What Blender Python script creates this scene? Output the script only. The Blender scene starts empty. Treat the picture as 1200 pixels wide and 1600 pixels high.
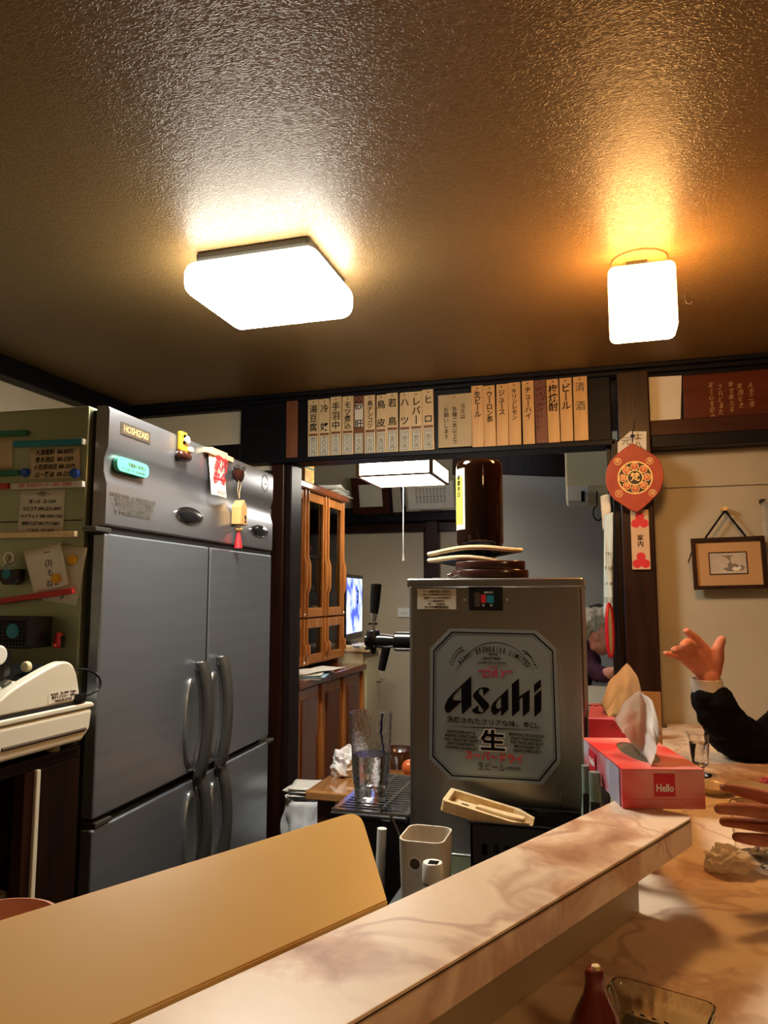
import bpy, bmesh, math, random
from mathutils import Vector, Matrix, noise
random.seed(7)
S = bpy.context.scene
COL = S.collection
R = math.radians
# ------------------------------------------------------------------ camera
EYE = Vector((0, 0, 1.5)); FOC = 1150.0; PITCH = R(6.35); YAW = R(16.6)
cd = bpy.data.cameras.new('camera'); cam = bpy.data.objects.new('camera', cd); COL.objects.link(cam)
cam.location = EYE; cam.rotation_euler = (R(90) + PITCH, 0, YAW)
cd.sensor_fit = 'VERTICAL'; cd.sensor_height = 24.0; cd.lens = 24.0 * FOC / 1600.0; cd.clip_start = .02
S.camera = cam
# ------------------------------------------------------------------ world and exposure
wd = bpy.data.worlds.new('world'); S.world = wd; wd.use_nodes = True
wd.node_tree.nodes['Background'].inputs[0].default_value = (.55, .45, .34, 1)
wd.node_tree.nodes['Background'].inputs[1].default_value = .05
S.view_settings.view_transform = 'Standard'; S.view_settings.look = 'None'
S.view_settings.exposure = 1.75; S.view_settings.gamma = 1.0; S.view_settings.use_curve_mapping = False
S.cycles.use_denoising = True
S.cycles.max_bounces = 8; S.cycles.transparent_max_bounces = 12; S.cycles.caustics_reflective = False; S.cycles.caustics_refractive = False
LAMP_MAIN = 7.0       # square white ceiling light
LAMP_WARM = 12.0      # tungsten cube light
LAMP_ROOM = 6.5       # pendant in the back room
LAMP_SIDE = 7.0       # further warm ceiling light over the customers' side

# ------------------------------------------------------------------ pixel -> point on a real plane
_f = Vector((-math.sin(YAW) * math.cos(PITCH), math.cos(YAW) * math.cos(PITCH), math.sin(PITCH)))
_r = Vector((math.cos(YAW), math.sin(YAW), 0)); _u = _r.cross(_f)
def ray(u, v): return _f + _r * ((u - 600) / FOC) + _u * ((800 - v) / FOC)
def onX(u, v, x): d = ray(u, v); return EYE + d * (x / d.x)
def onY(u, v, y): d = ray(u, v); return EYE + d * (y / d.y)
def onZ(u, v, z): d = ray(u, v); return EYE + d * ((z - 1.5) / d.z)
def atD(u, v, d): return EYE + ray(u, v) * d
def onP(u, v, p, n): d = ray(u, v); return EYE + d * ((p - EYE).dot(n) / d.dot(n))

# ------------------------------------------------------------------ helpers
ORG = {}
def frame(o, ex, ey, ez):
    ex, ey, ez = Vector(ex).normalized(), Vector(ey).normalized(), Vector(ez).normalized()
    m = Matrix.Identity(4)
    for i in range(3): m[i][0] = ex[i]; m[i][1] = ey[i]; m[i][2] = ez[i]; m[i][3] = o[i]
    return m
def facing_front(o): return frame(o, (1, 0, 0), (0, 0, 1), (0, -1, 0))     # flat work on a wall that faces the camera side
def tag(o, label=None, cat=None, group=None, kind=None):
    if label: o['label'] = label
    if cat: o['category'] = cat
    if group: o['group'] = group
    if kind: o['kind'] = kind
    return o
def thing(name, label, cat, loc, group=None):
    o = bpy.data.objects.new(name, None); COL.objects.link(o); o.location = loc; o.empty_display_size = .05
    ORG[o] = Vector(loc)
    return tag(o, label, cat, group)
def link(name, me, m, parent=None, world_base=True):
    """me holds world coordinates; re-base on the parent's origin or on the mesh's own foot."""
    if parent is None:
        vs = [v.co for v in me.vertices]
        if vs:
            org = Vector(((min(v.x for v in vs) + max(v.x for v in vs)) / 2, (min(v.y for v in vs) + max(v.y for v in vs)) / 2, min(v.z for v in vs)))
        else: org = Vector()
        me.transform(Matrix.Translation(-org))
    else:
        org = ORG[parent]; me.transform(Matrix.Translation(-org))
    o = bpy.data.objects.new(name, me); COL.objects.link(o)
    if parent is None: o.location = org
    else: o.parent = parent
    ORG[o] = org
    if m is not None:
        me.materials.clear(); me.materials.append(m)
    return o
class MB:
    def __init__(s, M=None): s.bm = bmesh.new(); s.M = M or Matrix.Identity(4)
    def face(s, pts, f=None):
        vs = [s.bm.verts.new(s.M @ Vector(p)) for p in pts]
        for q in (f or [tuple(range(len(pts)))]): s.bm.faces.new([vs[i] for i in q])
        return s
    def box(s, x0, x1, y0, y1, z0, z1):
        return s.face([(x0, y0, z0), (x1, y0, z0), (x1, y1, z0), (x0, y1, z0), (x0, y0, z1), (x1, y0, z1), (x1, y1, z1), (x0, y1, z1)],
                      [(0, 3, 2, 1), (4, 5, 6, 7), (0, 1, 5, 4), (1, 2, 6, 5), (2, 3, 7, 6), (3, 0, 4, 7)])
    def prism(s, poly, z0, z1):
        n = len(poly)
        return s.face([(x, y, z0) for x, y in poly] + [(x, y, z1) for x, y in poly],
                      [tuple(range(n))[::-1], tuple(range(n, 2 * n))] + [(i, (i + 1) % n, n + (i + 1) % n, n + i) for i in range(n)])
    def rings(s, rs, cap0=True, cap1=True, closed=False):
        V = [[s.bm.verts.new(s.M @ Vector(p)) for p in r] for r in rs]
        n = len(V[0])
        K = len(V)
        for k in range(K if closed else K - 1):
            a, b = V[k], V[(k + 1) % K]
            for i in range(n): s.bm.faces.new([a[i], a[(i + 1) % n], b[(i + 1) % n], b[i]])
        if not closed:
            if cap0: s.bm.faces.new(V[0][::-1])
            if cap1: s.bm.faces.new(V[-1])
        return s
    def cyl(s, p0, p1, r0, r1=None, seg=20):
        return s.tube([p0, p1], [r0, r0 if r1 is None else r1], seg)
    def tube(s, pts, r, seg=8, closed=False, flat=1.0):
        pts = [Vector(p) for p in pts]; n = len(pts)
        rr = r if isinstance(r, (list, tuple)) else [r] * n
        rs = []; prev = None
        for i, p in enumerate(pts):
            if closed: t = pts[(i + 1) % n] - pts[i - 1]
            else: t = (pts[min(i + 1, n - 1)] - pts[max(i - 1, 0)])
            t.normalize()
            if prev is None:
                a = Vector((0, 0, 1)) if abs(t.z) < .9 else Vector((1, 0, 0))
                x = t.cross(a).normalized()
            else:
                x = (prev - t * prev.dot(t)).normalized()
            prev = x; y = t.cross(x)
            rs.append([p + (x * math.cos(2 * math.pi * k / seg) + y * (flat * math.sin(2 * math.pi * k / seg))) * rr[i] for k in range(seg)])
        return s.rings(rs, closed=closed)
    def lathe(s, prof, c=(0, 0, 0), seg=32, cap0=True, cap1=True, sx=1, sy=1):
        return s.rings([[(c[0] + r * sx * math.cos(2 * math.pi * k / seg), c[1] + r * sy * math.sin(2 * math.pi * k / seg), c[2] + z) for k in range(seg)] for r, z in prof], cap0, cap1)
    def shell(s, prof, c=(0, 0, 0), seg=32, sx=1, sy=1):
        """closed profile (outer up, inner down) spun into a solid vessel"""
        return s.rings([[(c[0] + max(r, 1e-4) * sx * math.cos(2 * math.pi * k / seg), c[1] + max(r, 1e-4) * sy * math.sin(2 * math.pi * k / seg), c[2] + z) for k in range(seg)] for r, z in prof], True, True)
    def capsule(s, p0, p1, r0, r1, seg=14, nr=5):
        p0, p1 = Vector(p0), Vector(p1); t = (p1 - p0).normalized()
        a = Vector((0, 0, 1)) if abs(t.z) < .9 else Vector((1, 0, 0)); x = t.cross(a).normalized(); y = t.cross(x)
        rs = []
        for i in range(1, nr + 1):
            th = math.pi / 2 * (1 - i / nr); rs.append((p0 - t * (r0 * math.sin(th)), r0 * math.cos(th)))
        for i in range(0, nr):
            th = math.pi / 2 * (i / nr); rs.append((p1 + t * (r1 * math.sin(th)), r1 * math.cos(th)))
        return s.rings([[c + (x * math.cos(2 * math.pi * k / seg) + y * math.sin(2 * math.pi * k / seg)) * max(r, 1e-4) for k in range(seg)] for c, r in rs])
    def ball(s, c, r, seg=16, n=10, sc=(1, 1, 1)):
        rs = []
        for i in range(1, n):
            th = math.pi * i / n - math.pi / 2
            rs.append([(c[0] + r * sc[0] * math.cos(th) * math.cos(2 * math.pi * k / seg), c[1] + r * sc[1] * math.cos(th) * math.sin(2 * math.pi * k / seg), c[2] + r * sc[2] * math.sin(th)) for k in range(seg)])
        return s.rings(rs)
    def grid(s, fn, nu, nv):
        V = [[s.bm.verts.new(s.M @ Vector(fn(i / nu, j / nv))) for i in range(nu + 1)] for j in range(nv + 1)]
        for j in range(nv):
            for i in range(nu): s.bm.faces.new([V[j][i], V[j][i + 1], V[j + 1][i + 1], V[j + 1][i]])
        return s
    def build(s, name, m, parent=None, bevel=0, seg=2, smooth=False, solid=0, angle=40):
        bmesh.ops.recalc_face_normals(s.bm, faces=s.bm.faces)
        me = bpy.data.meshes.new(name); s.bm.to_mesh(me); s.bm.free()
        if smooth:
            me.polygons.foreach_set('use_smooth', [True] * len(me.polygons))
            try: me.set_sharp_from_angle(angle=R(angle))
            except Exception: pass
        o = link(name, me, m, parent)
        if solid:
            md = o.modifiers.new('thickness', 'SOLIDIFY'); md.thickness = solid; md.offset = 0
        if bevel:
            md = o.modifiers.new('bevel', 'BEVEL'); md.width = bevel; md.segments = seg; md.limit_method = 'ANGLE'; md.angle_limit = R(40)
            md.use_clamp_overlap = True
        return o
def struct(name, mb, m, bevel=0, label=None, parent=None, smooth=False):
    o = mb.build(name, m, parent, bevel, smooth=smooth)
    if parent is None: o['kind'] = 'structure'
    if label: o['label'] = label
    return o
def wbox(*a): return MB().box(*a)
def curve_mesh(cu, M):
    o = bpy.data.objects.new('tmp', cu); COL.objects.link(o)
    me = bpy.data.meshes.new_from_object(o)
    bpy.data.objects.remove(o); bpy.data.curves.remove(cu)
    me.transform(M); return me
def text(s, size, M, m, parent, name='lettering', bold=0.0, ext=.0002, shear=0, align='CENTER', line=1.0, char=1.0, sx=1.0):
    cu = bpy.data.curves.new('t', 'FONT'); cu.body = s; cu.size = size; cu.align_x = align; cu.align_y = 'CENTER'
    cu.offset = bold * size; cu.extrude = ext; cu.shear = shear; cu.space_line = line; cu.space_character = char; cu.resolution_u = 2
    me = curve_mesh(cu, M @ Matrix.Diagonal((sx, 1, 1, 1)))
    return link(name, me, m, parent)
def shape(name, loops, M, m, parent, ext=.0003, res=1, tube=0, smooth=False):
    cu = bpy.data.curves.new('c', 'CURVE'); cu.dimensions = '2D'; cu.fill_mode = 'BOTH'; cu.extrude = ext
    for lp in loops:
        sp = cu.splines.new('POLY'); sp.points.add(len(lp) - 1)
        for i, (x, y) in enumerate(lp): sp.points[i].co = (x, y, 0, 1)
        sp.use_cyclic_u = True
    return link(name, curve_mesh(cu, M), m, parent)
def circ(cx, cy, r, n=28, ry=None): return [(cx + r * math.cos(2 * math.pi * k / n), cy + (ry or r) * math.sin(2 * math.pi * k / n)) for k in range(n)]
def remeshed(mb, name, m, parent=None, vox=.003, it=6):
    o = mb.build(name, m, parent)
    md = o.modifiers.new('remesh', 'REMESH'); md.mode = 'VOXEL'; md.voxel_size = vox; md.use_smooth_shade = True
    md = o.modifiers.new('smooth', 'SMOOTH'); md.factor = .6; md.iterations = it
    return o

# ------------------------------------------------------------------ materials
def mat(name, c, rough=.5, metal=0.0, c2=None, nscale=8, stretch=(1, 1, 1), detail=4, bump=0, bscale=60, bstretch=None, bdist=.002,
        emit=0, ecol=None, trans=0, ior=1.45, coat=0, contrast=(.35, .65), spec=None, alpha=1, rvar=0, sub=0, gen=False):
    m = bpy.data.materials.new(name); m.use_nodes = True; nt = m.node_tree; b = nt.nodes['Principled BSDF']
    N, L = nt.nodes.new, nt.links.new
    b.inputs['Base Color'].default_value = (*c, 1); b.inputs['Roughness'].default_value = rough; b.inputs['Metallic'].default_value = metal
    b.inputs['Transmission Weight'].default_value = trans; b.inputs['IOR'].default_value = ior; b.inputs['Coat Weight'].default_value = coat
    b.inputs['Alpha'].default_value = alpha
    if spec is not None: b.inputs['Specular IOR Level'].default_value = spec
    if sub: b.inputs['Subsurface Weight'].default_value = sub; b.inputs['Subsurface Radius'].default_value = (.02, .006, .003); b.inputs['Subsurface Scale'].default_value = .4
    if emit: b.inputs['Emission Color'].default_value = (*(ecol or c), 1); b.inputs['Emission Strength'].default_value = emit
    tc = N('ShaderNodeTexCoord')
    def noisetex(scale, st, det):
        mp = N('ShaderNodeMapping'); mp.inputs['Scale'].default_value = st; L(tc.outputs['Generated' if gen else 'Object'], mp.inputs[0])
        n = N('ShaderNodeTexNoise'); n.inputs['Scale'].default_value = scale; n.inputs['Detail'].default_value = det; L(mp.outputs[0], n.inputs['Vector'])
        return n
    if c2 is not None:
        n = noisetex(nscale, stretch, detail); rp = N('ShaderNodeValToRGB')
        rp.color_ramp.elements[0].position = contrast[0]; rp.color_ramp.elements[0].color = (*c, 1)
        rp.color_ramp.elements[1].position = contrast[1]; rp.color_ramp.elements[1].color = (*c2, 1)
        L(n.outputs['Fac'], rp.inputs[0]); L(rp.outputs[0], b.inputs['Base Color'])
        if rvar:
            mr = N('ShaderNodeMapRange'); mr.inputs[3].default_value = rough - rvar; mr.inputs[4].default_value = rough + rvar
            L(n.outputs['Fac'], mr.inputs[0]); L(mr.outputs[0], b.inputs['Roughness'])
    if bump:
        n = noisetex(bscale, bstretch or stretch, 3); bp = N('ShaderNodeBump'); bp.inputs['Strength'].default_value = bump; bp.inputs['Distance'].default_value = bdist
        L(n.outputs['Fac'], bp.inputs['Height']); L(bp.outputs[0], b.inputs['Normal'])
    return m
def laminate():
    m = bpy.data.materials.new('marble_laminate'); m.use_nodes = True; nt = m.node_tree; b = nt.nodes['Principled BSDF']; N, L = nt.nodes.new, nt.links.new
    g = N('ShaderNodeNewGeometry')
    w = N('ShaderNodeTexNoise'); w.inputs['Scale'].default_value = 3.2; w.inputs['Detail'].default_value = 3; L(g.outputs['Position'], w.inputs['Vector'])
    ad = N('ShaderNodeVectorMath'); ad.operation = 'MULTIPLY_ADD'; ad.inputs[1].default_value = (.55, .55, .55); L(w.outputs['Color'], ad.inputs[0]); L(g.outputs['Position'], ad.inputs[2])
    n = N('ShaderNodeTexNoise'); n.inputs['Scale'].default_value = 5; n.inputs['Detail'].default_value = 6; n.inputs['Roughness'].default_value = .55; L(ad.outputs[0], n.inputs['Vector'])
    rp = N('ShaderNodeValToRGB'); e = rp.color_ramp.elements
    e[0].position = .30; e[0].color = (.40, .20, .11, 1); e[1].position = .70; e[1].color = (.90, .76, .60, 1)
    for p, c in ((.41, (.70, .46, .29, 1)), (.47, (.88, .71, .53, 1)), (.60, (.82, .65, .47, 1))):
        k = e.new(p); k.color = c
    L(n.outputs['Fac'], rp.inputs[0])
    n2 = N('ShaderNodeTexNoise'); n2.inputs['Scale'].default_value = 3.1; n2.inputs['Detail'].default_value = 5; L(ad.outputs[0], n2.inputs['Vector'])
    v = N('ShaderNodeMath'); v.operation = 'SUBTRACT'; v.inputs[1].default_value = .5; L(n2.outputs['Fac'], v.inputs[0])
    a = N('ShaderNodeMath'); a.operation = 'ABSOLUTE'; L(v.outputs[0], a.inputs[0])
    mr = N('ShaderNodeMapRange'); mr.inputs[1].default_value = .0; mr.inputs[2].default_value = .030; mr.inputs[3].default_value = .55; mr.inputs[4].default_value = 0; L(a.outputs[0], mr.inputs[0])
    mx = N('ShaderNodeMix'); mx.data_type = 'RGBA'; L(mr.outputs[0], mx.inputs[0]); L(rp.outputs[0], mx.inputs[6]); mx.inputs[7].default_value = (.38, .17, .10, 1)
    L(mx.outputs[2], b.inputs['Base Color']); b.inputs['Roughness'].default_value = .32
    return m
def embossed(name, c, c2, rough):
    """nicotine-browned embossed vinyl ceiling paper: short raised squiggles"""
    m = bpy.data.materials.new(name); m.use_nodes = True; nt = m.node_tree; b = nt.nodes['Principled BSDF']; N, L = nt.nodes.new, nt.links.new
    g = N('ShaderNodeNewGeometry')
    n0 = N('ShaderNodeTexNoise'); n0.inputs['Scale'].default_value = 1.3; n0.inputs['Detail'].default_value = 5; L(g.outputs['Position'], n0.inputs['Vector'])
    mp = N('ShaderNodeMapping'); mp.inputs['Scale'].default_value = (1, 1.9, 1); mp.inputs['Rotation'].default_value = (0, 0, R(8)); L(g.outputs['Position'], mp.inputs[0])
    n1 = N('ShaderNodeTexNoise'); n1.inputs['Scale'].default_value = 100; n1.inputs['Detail'].default_value = 1.5; n1.inputs['Distortion'].default_value = 1.6; L(mp.outputs[0], n1.inputs['Vector'])
    r1 = N('ShaderNodeMapRange'); r1.inputs[1].default_value = .47; r1.inputs[2].default_value = .60; L(n1.outputs['Fac'], r1.inputs[0])
    rp = N('ShaderNodeValToRGB'); e = rp.color_ramp.elements; e[0].position = .35; e[0].color = (*c, 1); e[1].position = .65; e[1].color = (*c2, 1); L(n0.outputs['Fac'], rp.inputs[0])
    mx = N('ShaderNodeMix'); mx.data_type = 'RGBA'; mx.blend_type = 'MULTIPLY'; mx.inputs[0].default_value = .16
    L(rp.outputs[0], mx.inputs[6]); L(r1.outputs[0], mx.inputs[7]); L(mx.outputs[2], b.inputs['Base Color'])
    bp = N('ShaderNodeBump'); bp.inputs['Strength'].default_value = .5; bp.inputs['Distance'].default_value = .0012; L(r1.outputs[0], bp.inputs['Height']); L(bp.outputs[0], b.inputs['Normal'])
    b.inputs['Roughness'].default_value = rough; b.inputs['Specular IOR Level'].default_value = .46
    return m
def wood(name, c, c2, rough=.4, scale=5, axis=2, coat=0, spec=None):
    st = [9, 9, 9]; st[axis] = .7
    return mat(name, c, rough, c2=c2, nscale=scale, stretch=tuple(st), detail=6, contrast=(.3, .7), coat=coat, spec=spec, bump=.12, bscale=scale * 2, bdist=.001)
M = {}
M['ceiling'] = embossed('ceiling_paper', (.215, .125, .045), (.28, .175, .070), .37)
M['plaster'] = mat('cream_plaster', (.43, .39, .29), .85, c2=(.49, .44, .33), nscale=3, bump=.5, bscale=240, bdist=.0012)
M['plaster_left'] = mat('brightened_cream_plaster', (.66, .60, .44), .85, c2=(.72, .66, .50), nscale=3, bump=.5, bscale=240, bdist=.0012)  # same plaster, lightened: the brighter light on the left walls is in its colour
M['plaster_room'] = mat('beige_plaster', (.50, .44, .32), .8, c2=(.55, .49, .36), nscale=2.2, bump=.3, bscale=200, bdist=.001)
M['coolglow'] = mat('lit_tube', (.9, .9, .9), .4, emit=9, ecol=(.62, .80, 1))
M['pale_board'] = mat('pale_grey_board', (.50, .52, .53), .6, c2=(.56, .57, .56), nscale=1.5)
M['dark_wood'] = wood('dark_stained_wood', (.007, .005, .005), (.018, .010, .008), .4, spec=.2)
M['dark_wood_x'] = wood('dark_stained_wood_long', (.002, .002, .0045), (.006, .005, .008), .48, axis=0, spec=.2)
M['post_wood'] = wood('brown_post_wood', (.013, .0045, .003), (.033, .011, .006), .36, spec=.25)
M['red_wood'] = wood('red_brown_wood', (.070, .012, .005), (.12, .024, .009), .36, axis=0, spec=.25)
M['red_wood2'] = wood('brown_rail_wood', (.04, .010, .006), (.055, .014, .007), .4, axis=0, spec=.2)
M['floor'] = mat('grey_floor', (.10, .09, .08), .6, c2=(.14, .12, .10), nscale=6)
M['laminate'] = laminate()
M['lam_edge'] = mat('greenish_laminate_panel', (.44, .37, .25), .4, c2=(.52, .44, .31), nscale=7)
M['black'] = mat('black_gloss_plastic', (.008, .008, .009), .22)
M['black_matte'] = mat('black_matte_plastic', (.010, .010, .011), .55)
M['seal'] = mat('black_rubber', (.006, .006, .006), .7)
def steel(name, c, rough, st, bumpk=.08, metal=.85):
    return mat(name, c, rough, metal, c2=tuple(x * .82 for x in c), nscale=3, stretch=st, detail=5, contrast=(.2, .8), bump=bumpk, bscale=30, bdist=.0006, rvar=.07)
M['steel'] = steel('brushed_steel', (.42, .48, .56), .36, (1, 1, 14))
M['steel_h'] = steel('brushed_steel_hood', (.44, .45, .50), .30, (14, 1, 1))
M['steel_side'] = steel('steel_side_panel', (.40, .43, .27), .45, (1, 1, 6))
M['steel_server'] = steel('server_steel', (.36, .35, .33), .30, (14, 1, 1), .12, 1.0)
M['steel_top'] = steel('worktop_steel', (.60, .64, .68), .3, (1, 8, 1))
M['chrome'] = mat('chrome', (.75, .75, .76), .12, 1.0)
M['handle'] = mat('dark_chrome_handle', (.15, .15, .14), .28, .7)
M['cupsteel'] = mat('satin_cup_steel', (.42, .44, .44), .25, .8)
M['silver'] = mat('silver_sheet', (.36, .44, .50), .30, .55, c2=(.28, .35, .41), nscale=3)
M['ink'] = mat('black_ink', (.004, .003, .004), .7, spec=.1)
M['ink_grey'] = mat('faded_ink', (.10, .085, .06), .7)
M['navy'] = mat('navy_ink', (.003, .004, .012), .6, spec=.1)
M['red_ink'] = mat('red_ink', (.62, .02, .03), .5)
M['pink_ink'] = mat('magenta_ink', (.55, .03, .12), .5)
M['white'] = mat('white_plastic', (.80, .80, .77), .4)
M['paper'] = mat('white_paper', (.78, .75, .66), .8, c2=(.72, .68, .58), nscale=10)
M['memo'] = mat('tan_memo_paper', (.50, .40, .24), .85, c2=(.58, .47, .30), nscale=9)
M['memo_white'] = mat('grey_memo_paper', (.62, .60, .50), .85, c2=(.68, .66, .56), nscale=9)
M['pine'] = wood('pale_pine', (.66, .49, .26), (.80, .62, .36), .55, scale=8)
M['pine_warm'] = wood('orange_pine', (.60, .34, .12), (.76, .47, .18), .5, scale=8)
M['board_red'] = wood('red_stained_board', (.16, .05, .02), (.22, .08, .03), .5)
M['cream'] = mat('cream_abs_plastic', (.76, .74, .62), .42, c2=(.72, .69, .56), nscale=3)
M['cream_old'] = mat('yellowed_plastic', (.64, .57, .36), .5, c2=(.56, .49, .30), nscale=4)
M['beige'] = mat('beige_plastic', (.62, .56, .46), .4)
M['yellow_panel'] = mat('yellow_translucent_panel', (.86, .62, .28), .42, c2=(.82, .57, .23), nscale=2.5)
M['amber'] = mat('brown_glass', (.012, .0035, .0012), .06, spec=.4)
M['glass'] = mat('clear_glass', (1, 1, 1), .01, trans=1, ior=1.45)
M['glass_frost'] = mat('hammered_glass', (.96, .98, 1), .04, trans=1, ior=1.3, bump=.6, bscale=90, bdist=.003)
M['water'] = mat('water', (.97, .99, 1), .0, trans=1, ior=1.33)
M['cab'] = wood('orange_varnished_wood', (.30, .095, .018), (.50, .19, .045), .2, scale=5, coat=.5)
M['cab_dark'] = wood('red_varnished_wood', (.13, .030, .010), (.20, .055, .018), .18, scale=5, coat=.6)
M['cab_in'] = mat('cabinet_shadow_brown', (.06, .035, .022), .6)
M['tabletop'] = wood('glossy_table_wood', (.30, .13, .04), (.42, .20, .07), .12, axis=0, coat=.8)
M['skin'] = mat('skin', (.70, .30, .21), .5, c2=(.62, .24, .16), nscale=30, sub=.12, bump=.25, bscale=180, bdist=.0008)
M['skin_dark'] = mat('skin_tan', (.46, .17, .10), .5, c2=(.36, .12, .07), nscale=40, sub=.1, bump=.25, bscale=180, bdist=.0008)
M['nail'] = mat('fingernail', (.70, .36, .27), .25)
M['cloth_black'] = mat('black_jacket_cloth', (.005, .005, .006), .85, spec=.12, bump=.5, bscale=120, bdist=.002)
M['cloth_white'] = mat('white_cuff_cloth', (.70, .68, .62), .8, bump=.3, bscale=150)
M['cloth_purple'] = mat('purple_knit', (.045, .006, .024), .85, bump=.6, bscale=200, bdist=.002)
M['hair'] = mat('grey_blonde_hair', (.34, .27, .18), .5, c2=(.50, .44, .36), nscale=8, stretch=(6, 6, 1), bump=.8, bscale=30, bstretch=(8, 8, 1), bdist=.006)
M['hair_dark'] = mat('dark_hair', (.02, .016, .013), .5, bump=.8, bscale=30, bstretch=(8, 8, 1), bdist=.005)
M['teal'] = mat('teal_plastic', (.01, .20, .28), .35)
M['green'] = mat('green_plastic', (.01, .16, .09), .35)
M['mint'] = mat('mint_label', (.12, .62, .42), .5)
M['red_pl'] = mat('red_plastic', (.50, .035, .035), .35)
M['blue_pl'] = mat('blue_plastic', (.01, .07, .45), .25, coat=.5)
M['yellow_pl'] = mat('yellow_plastic', (.72, .40, .02), .4)
M['gold'] = mat('gold_print', (.72, .50, .22), .45, .3)
M['talisman'] = mat('vermilion_board', (.42, .055, .02), .5, c2=(.32, .035, .015), nscale=14)
M['talis_dark'] = mat('dark_print', (.02, .012, .012), .5)
M['tissue'] = mat('tissue_paper', (.84, .80, .74), .9, alpha=.96)
M['box_red'] = mat('red_white_printed_card', (.70, .03, .03), .35, c2=(.76, .30, .27), nscale=9, contrast=(.42, .68), detail=2)
M['box_pale'] = mat('pink_printed_card', (.68, .055, .06), .35, c2=(.78, .36, .34), nscale=11, contrast=(.35, .65), detail=2)
M['box_grey'] = mat('mauve_printed_card', (.55, .12, .16), .35, c2=(.50, .48, .58), nscale=16, contrast=(.40, .55), detail=1)
M['red_card'] = mat('red_card', (.55, .012, .03), .4)
M['pink_card'] = mat('pink_card', (.72, .16, .32), .4)
M['tan_card'] = mat('tan_card', (.62, .42, .26), .7)
M['film'] = mat('clear_film', (.95, .95, .95), .15, trans=.75, ior=1.1, alpha=.8)
M['bag'] = mat('white_plastic_bag', (.78, .80, .84), .35, bump=.5, bscale=40, bdist=.004)
M['lampglow'] = mat('lit_acrylic', (.9, .9, .9), .4, emit=LAMP_MAIN, ecol=(1, .95, .82))
M['warmglow'] = mat('lit_warm_glass', (.9, .8, .6), .4, emit=LAMP_WARM, ecol=(1, .49, .15))
M['roomglow'] = mat('lit_paper_shade', (.9, .9, .85), .6, emit=LAMP_ROOM, ecol=(1, .94, .82))
M['sideglow'] = mat('lit_warm_shade', (.9, .8, .6), .4, emit=LAMP_SIDE, ecol=(1, .58, .25))
M['lampbase'] = mat('bronze_lamp_base', (.05, .045, .035), .4, .4)
M['frame_wood'] = mat('lantern_frame_wood', (.55, .40, .24), .5)
M['quilt'] = mat('blue_quilted_cloth', (.03, .06, .14), .9, c2=(.35, .38, .38), nscale=60, contrast=(.55, .62), bump=.5, bscale=60)
M['piping'] = mat('cream_piping', (.66, .52, .34), .9)
M['lacquer'] = mat('brown_lacquer', (.045, .012, .008), .25, coat=.4)
M['gourd'] = mat('red_lacquered_gourd', (.16, .018, .008), .18, c2=(.10, .010, .006), nscale=10, coat=.6)
M['mat_board'] = mat('tan_mount_board', (.50, .30, .14), .8, c2=(.46, .27, .12), nscale=4)
M['etching'] = mat('grey_print', (.55, .50, .42), .7, c2=(.42, .37, .30), nscale=14)
M['crumple'] = mat('crumpled_napkin', (.82, .74, .62), .8)
M['dish_glass'] = mat('pressed_glass', (.86, .93, .86), .03, trans=1, ior=1.42)
M['green_glass'] = mat('green_tinted_glass', (.35, .50, .42), .1, trans=.5)
M['siding'] = mat('aged_cream_board', (.46, .42, .33), .7, c2=(.40, .36, .27), nscale=6, stretch=(3, 3, 1))
def screen_mat():
    m = bpy.data.materials.new('tv_picture'); m.use_nodes = True; nt = m.node_tree; b = nt.nodes['Principled BSDF']; N, L = nt.nodes.new, nt.links.new
    tc = N('ShaderNodeTexCoord'); n = N('ShaderNodeTexNoise'); n.inputs['Scale'].default_value = 9; n.inputs['Detail'].default_value = 2; L(tc.outputs['Object'], n.inputs['Vector'])
    rp = N('ShaderNodeValToRGB'); e = rp.color_ramp.elements; e[0].position = .36; e[0].color = (.03, .05, .55, 1); e[1].position = .66; e[1].color = (.75, .80, .70, 1)
    k = e.new(.5); k.color = (.25, .30, .85, 1)
    L(n.outputs['Fac'], rp.inputs[0]); L(rp.outputs[0], b.inputs['Emission Color']); b.inputs['Emission Strength'].default_value = 1.0; b.inputs['Base Color'].default_value = (.01, .01, .01, 1)
    return m
M['screen'] = screen_mat()

def down_glow(m, side, bottom):
    """acrylic cover lit by a board that faces down: the bottom shines more than the sides"""
    nt = m.node_tree; b = nt.nodes['Principled BSDF']; N, L = nt.nodes.new, nt.links.new
    g = N('ShaderNodeNewGeometry'); sp = N('ShaderNodeSeparateXYZ'); L(g.outputs['Normal'], sp.inputs[0])
    mr = N('ShaderNodeMapRange'); mr.inputs[1].default_value = -1; mr.inputs[2].default_value = -.2; mr.inputs[3].default_value = bottom; mr.inputs[4].default_value = side
    L(sp.outputs[2], mr.inputs[0]); L(mr.outputs[0], b.inputs['Emission Strength'])
down_glow(M['lampglow'], LAMP_MAIN * .85, LAMP_MAIN * 3.4)
down_glow(M['warmglow'], LAMP_WARM * .9, LAMP_WARM * 3.6)

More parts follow.
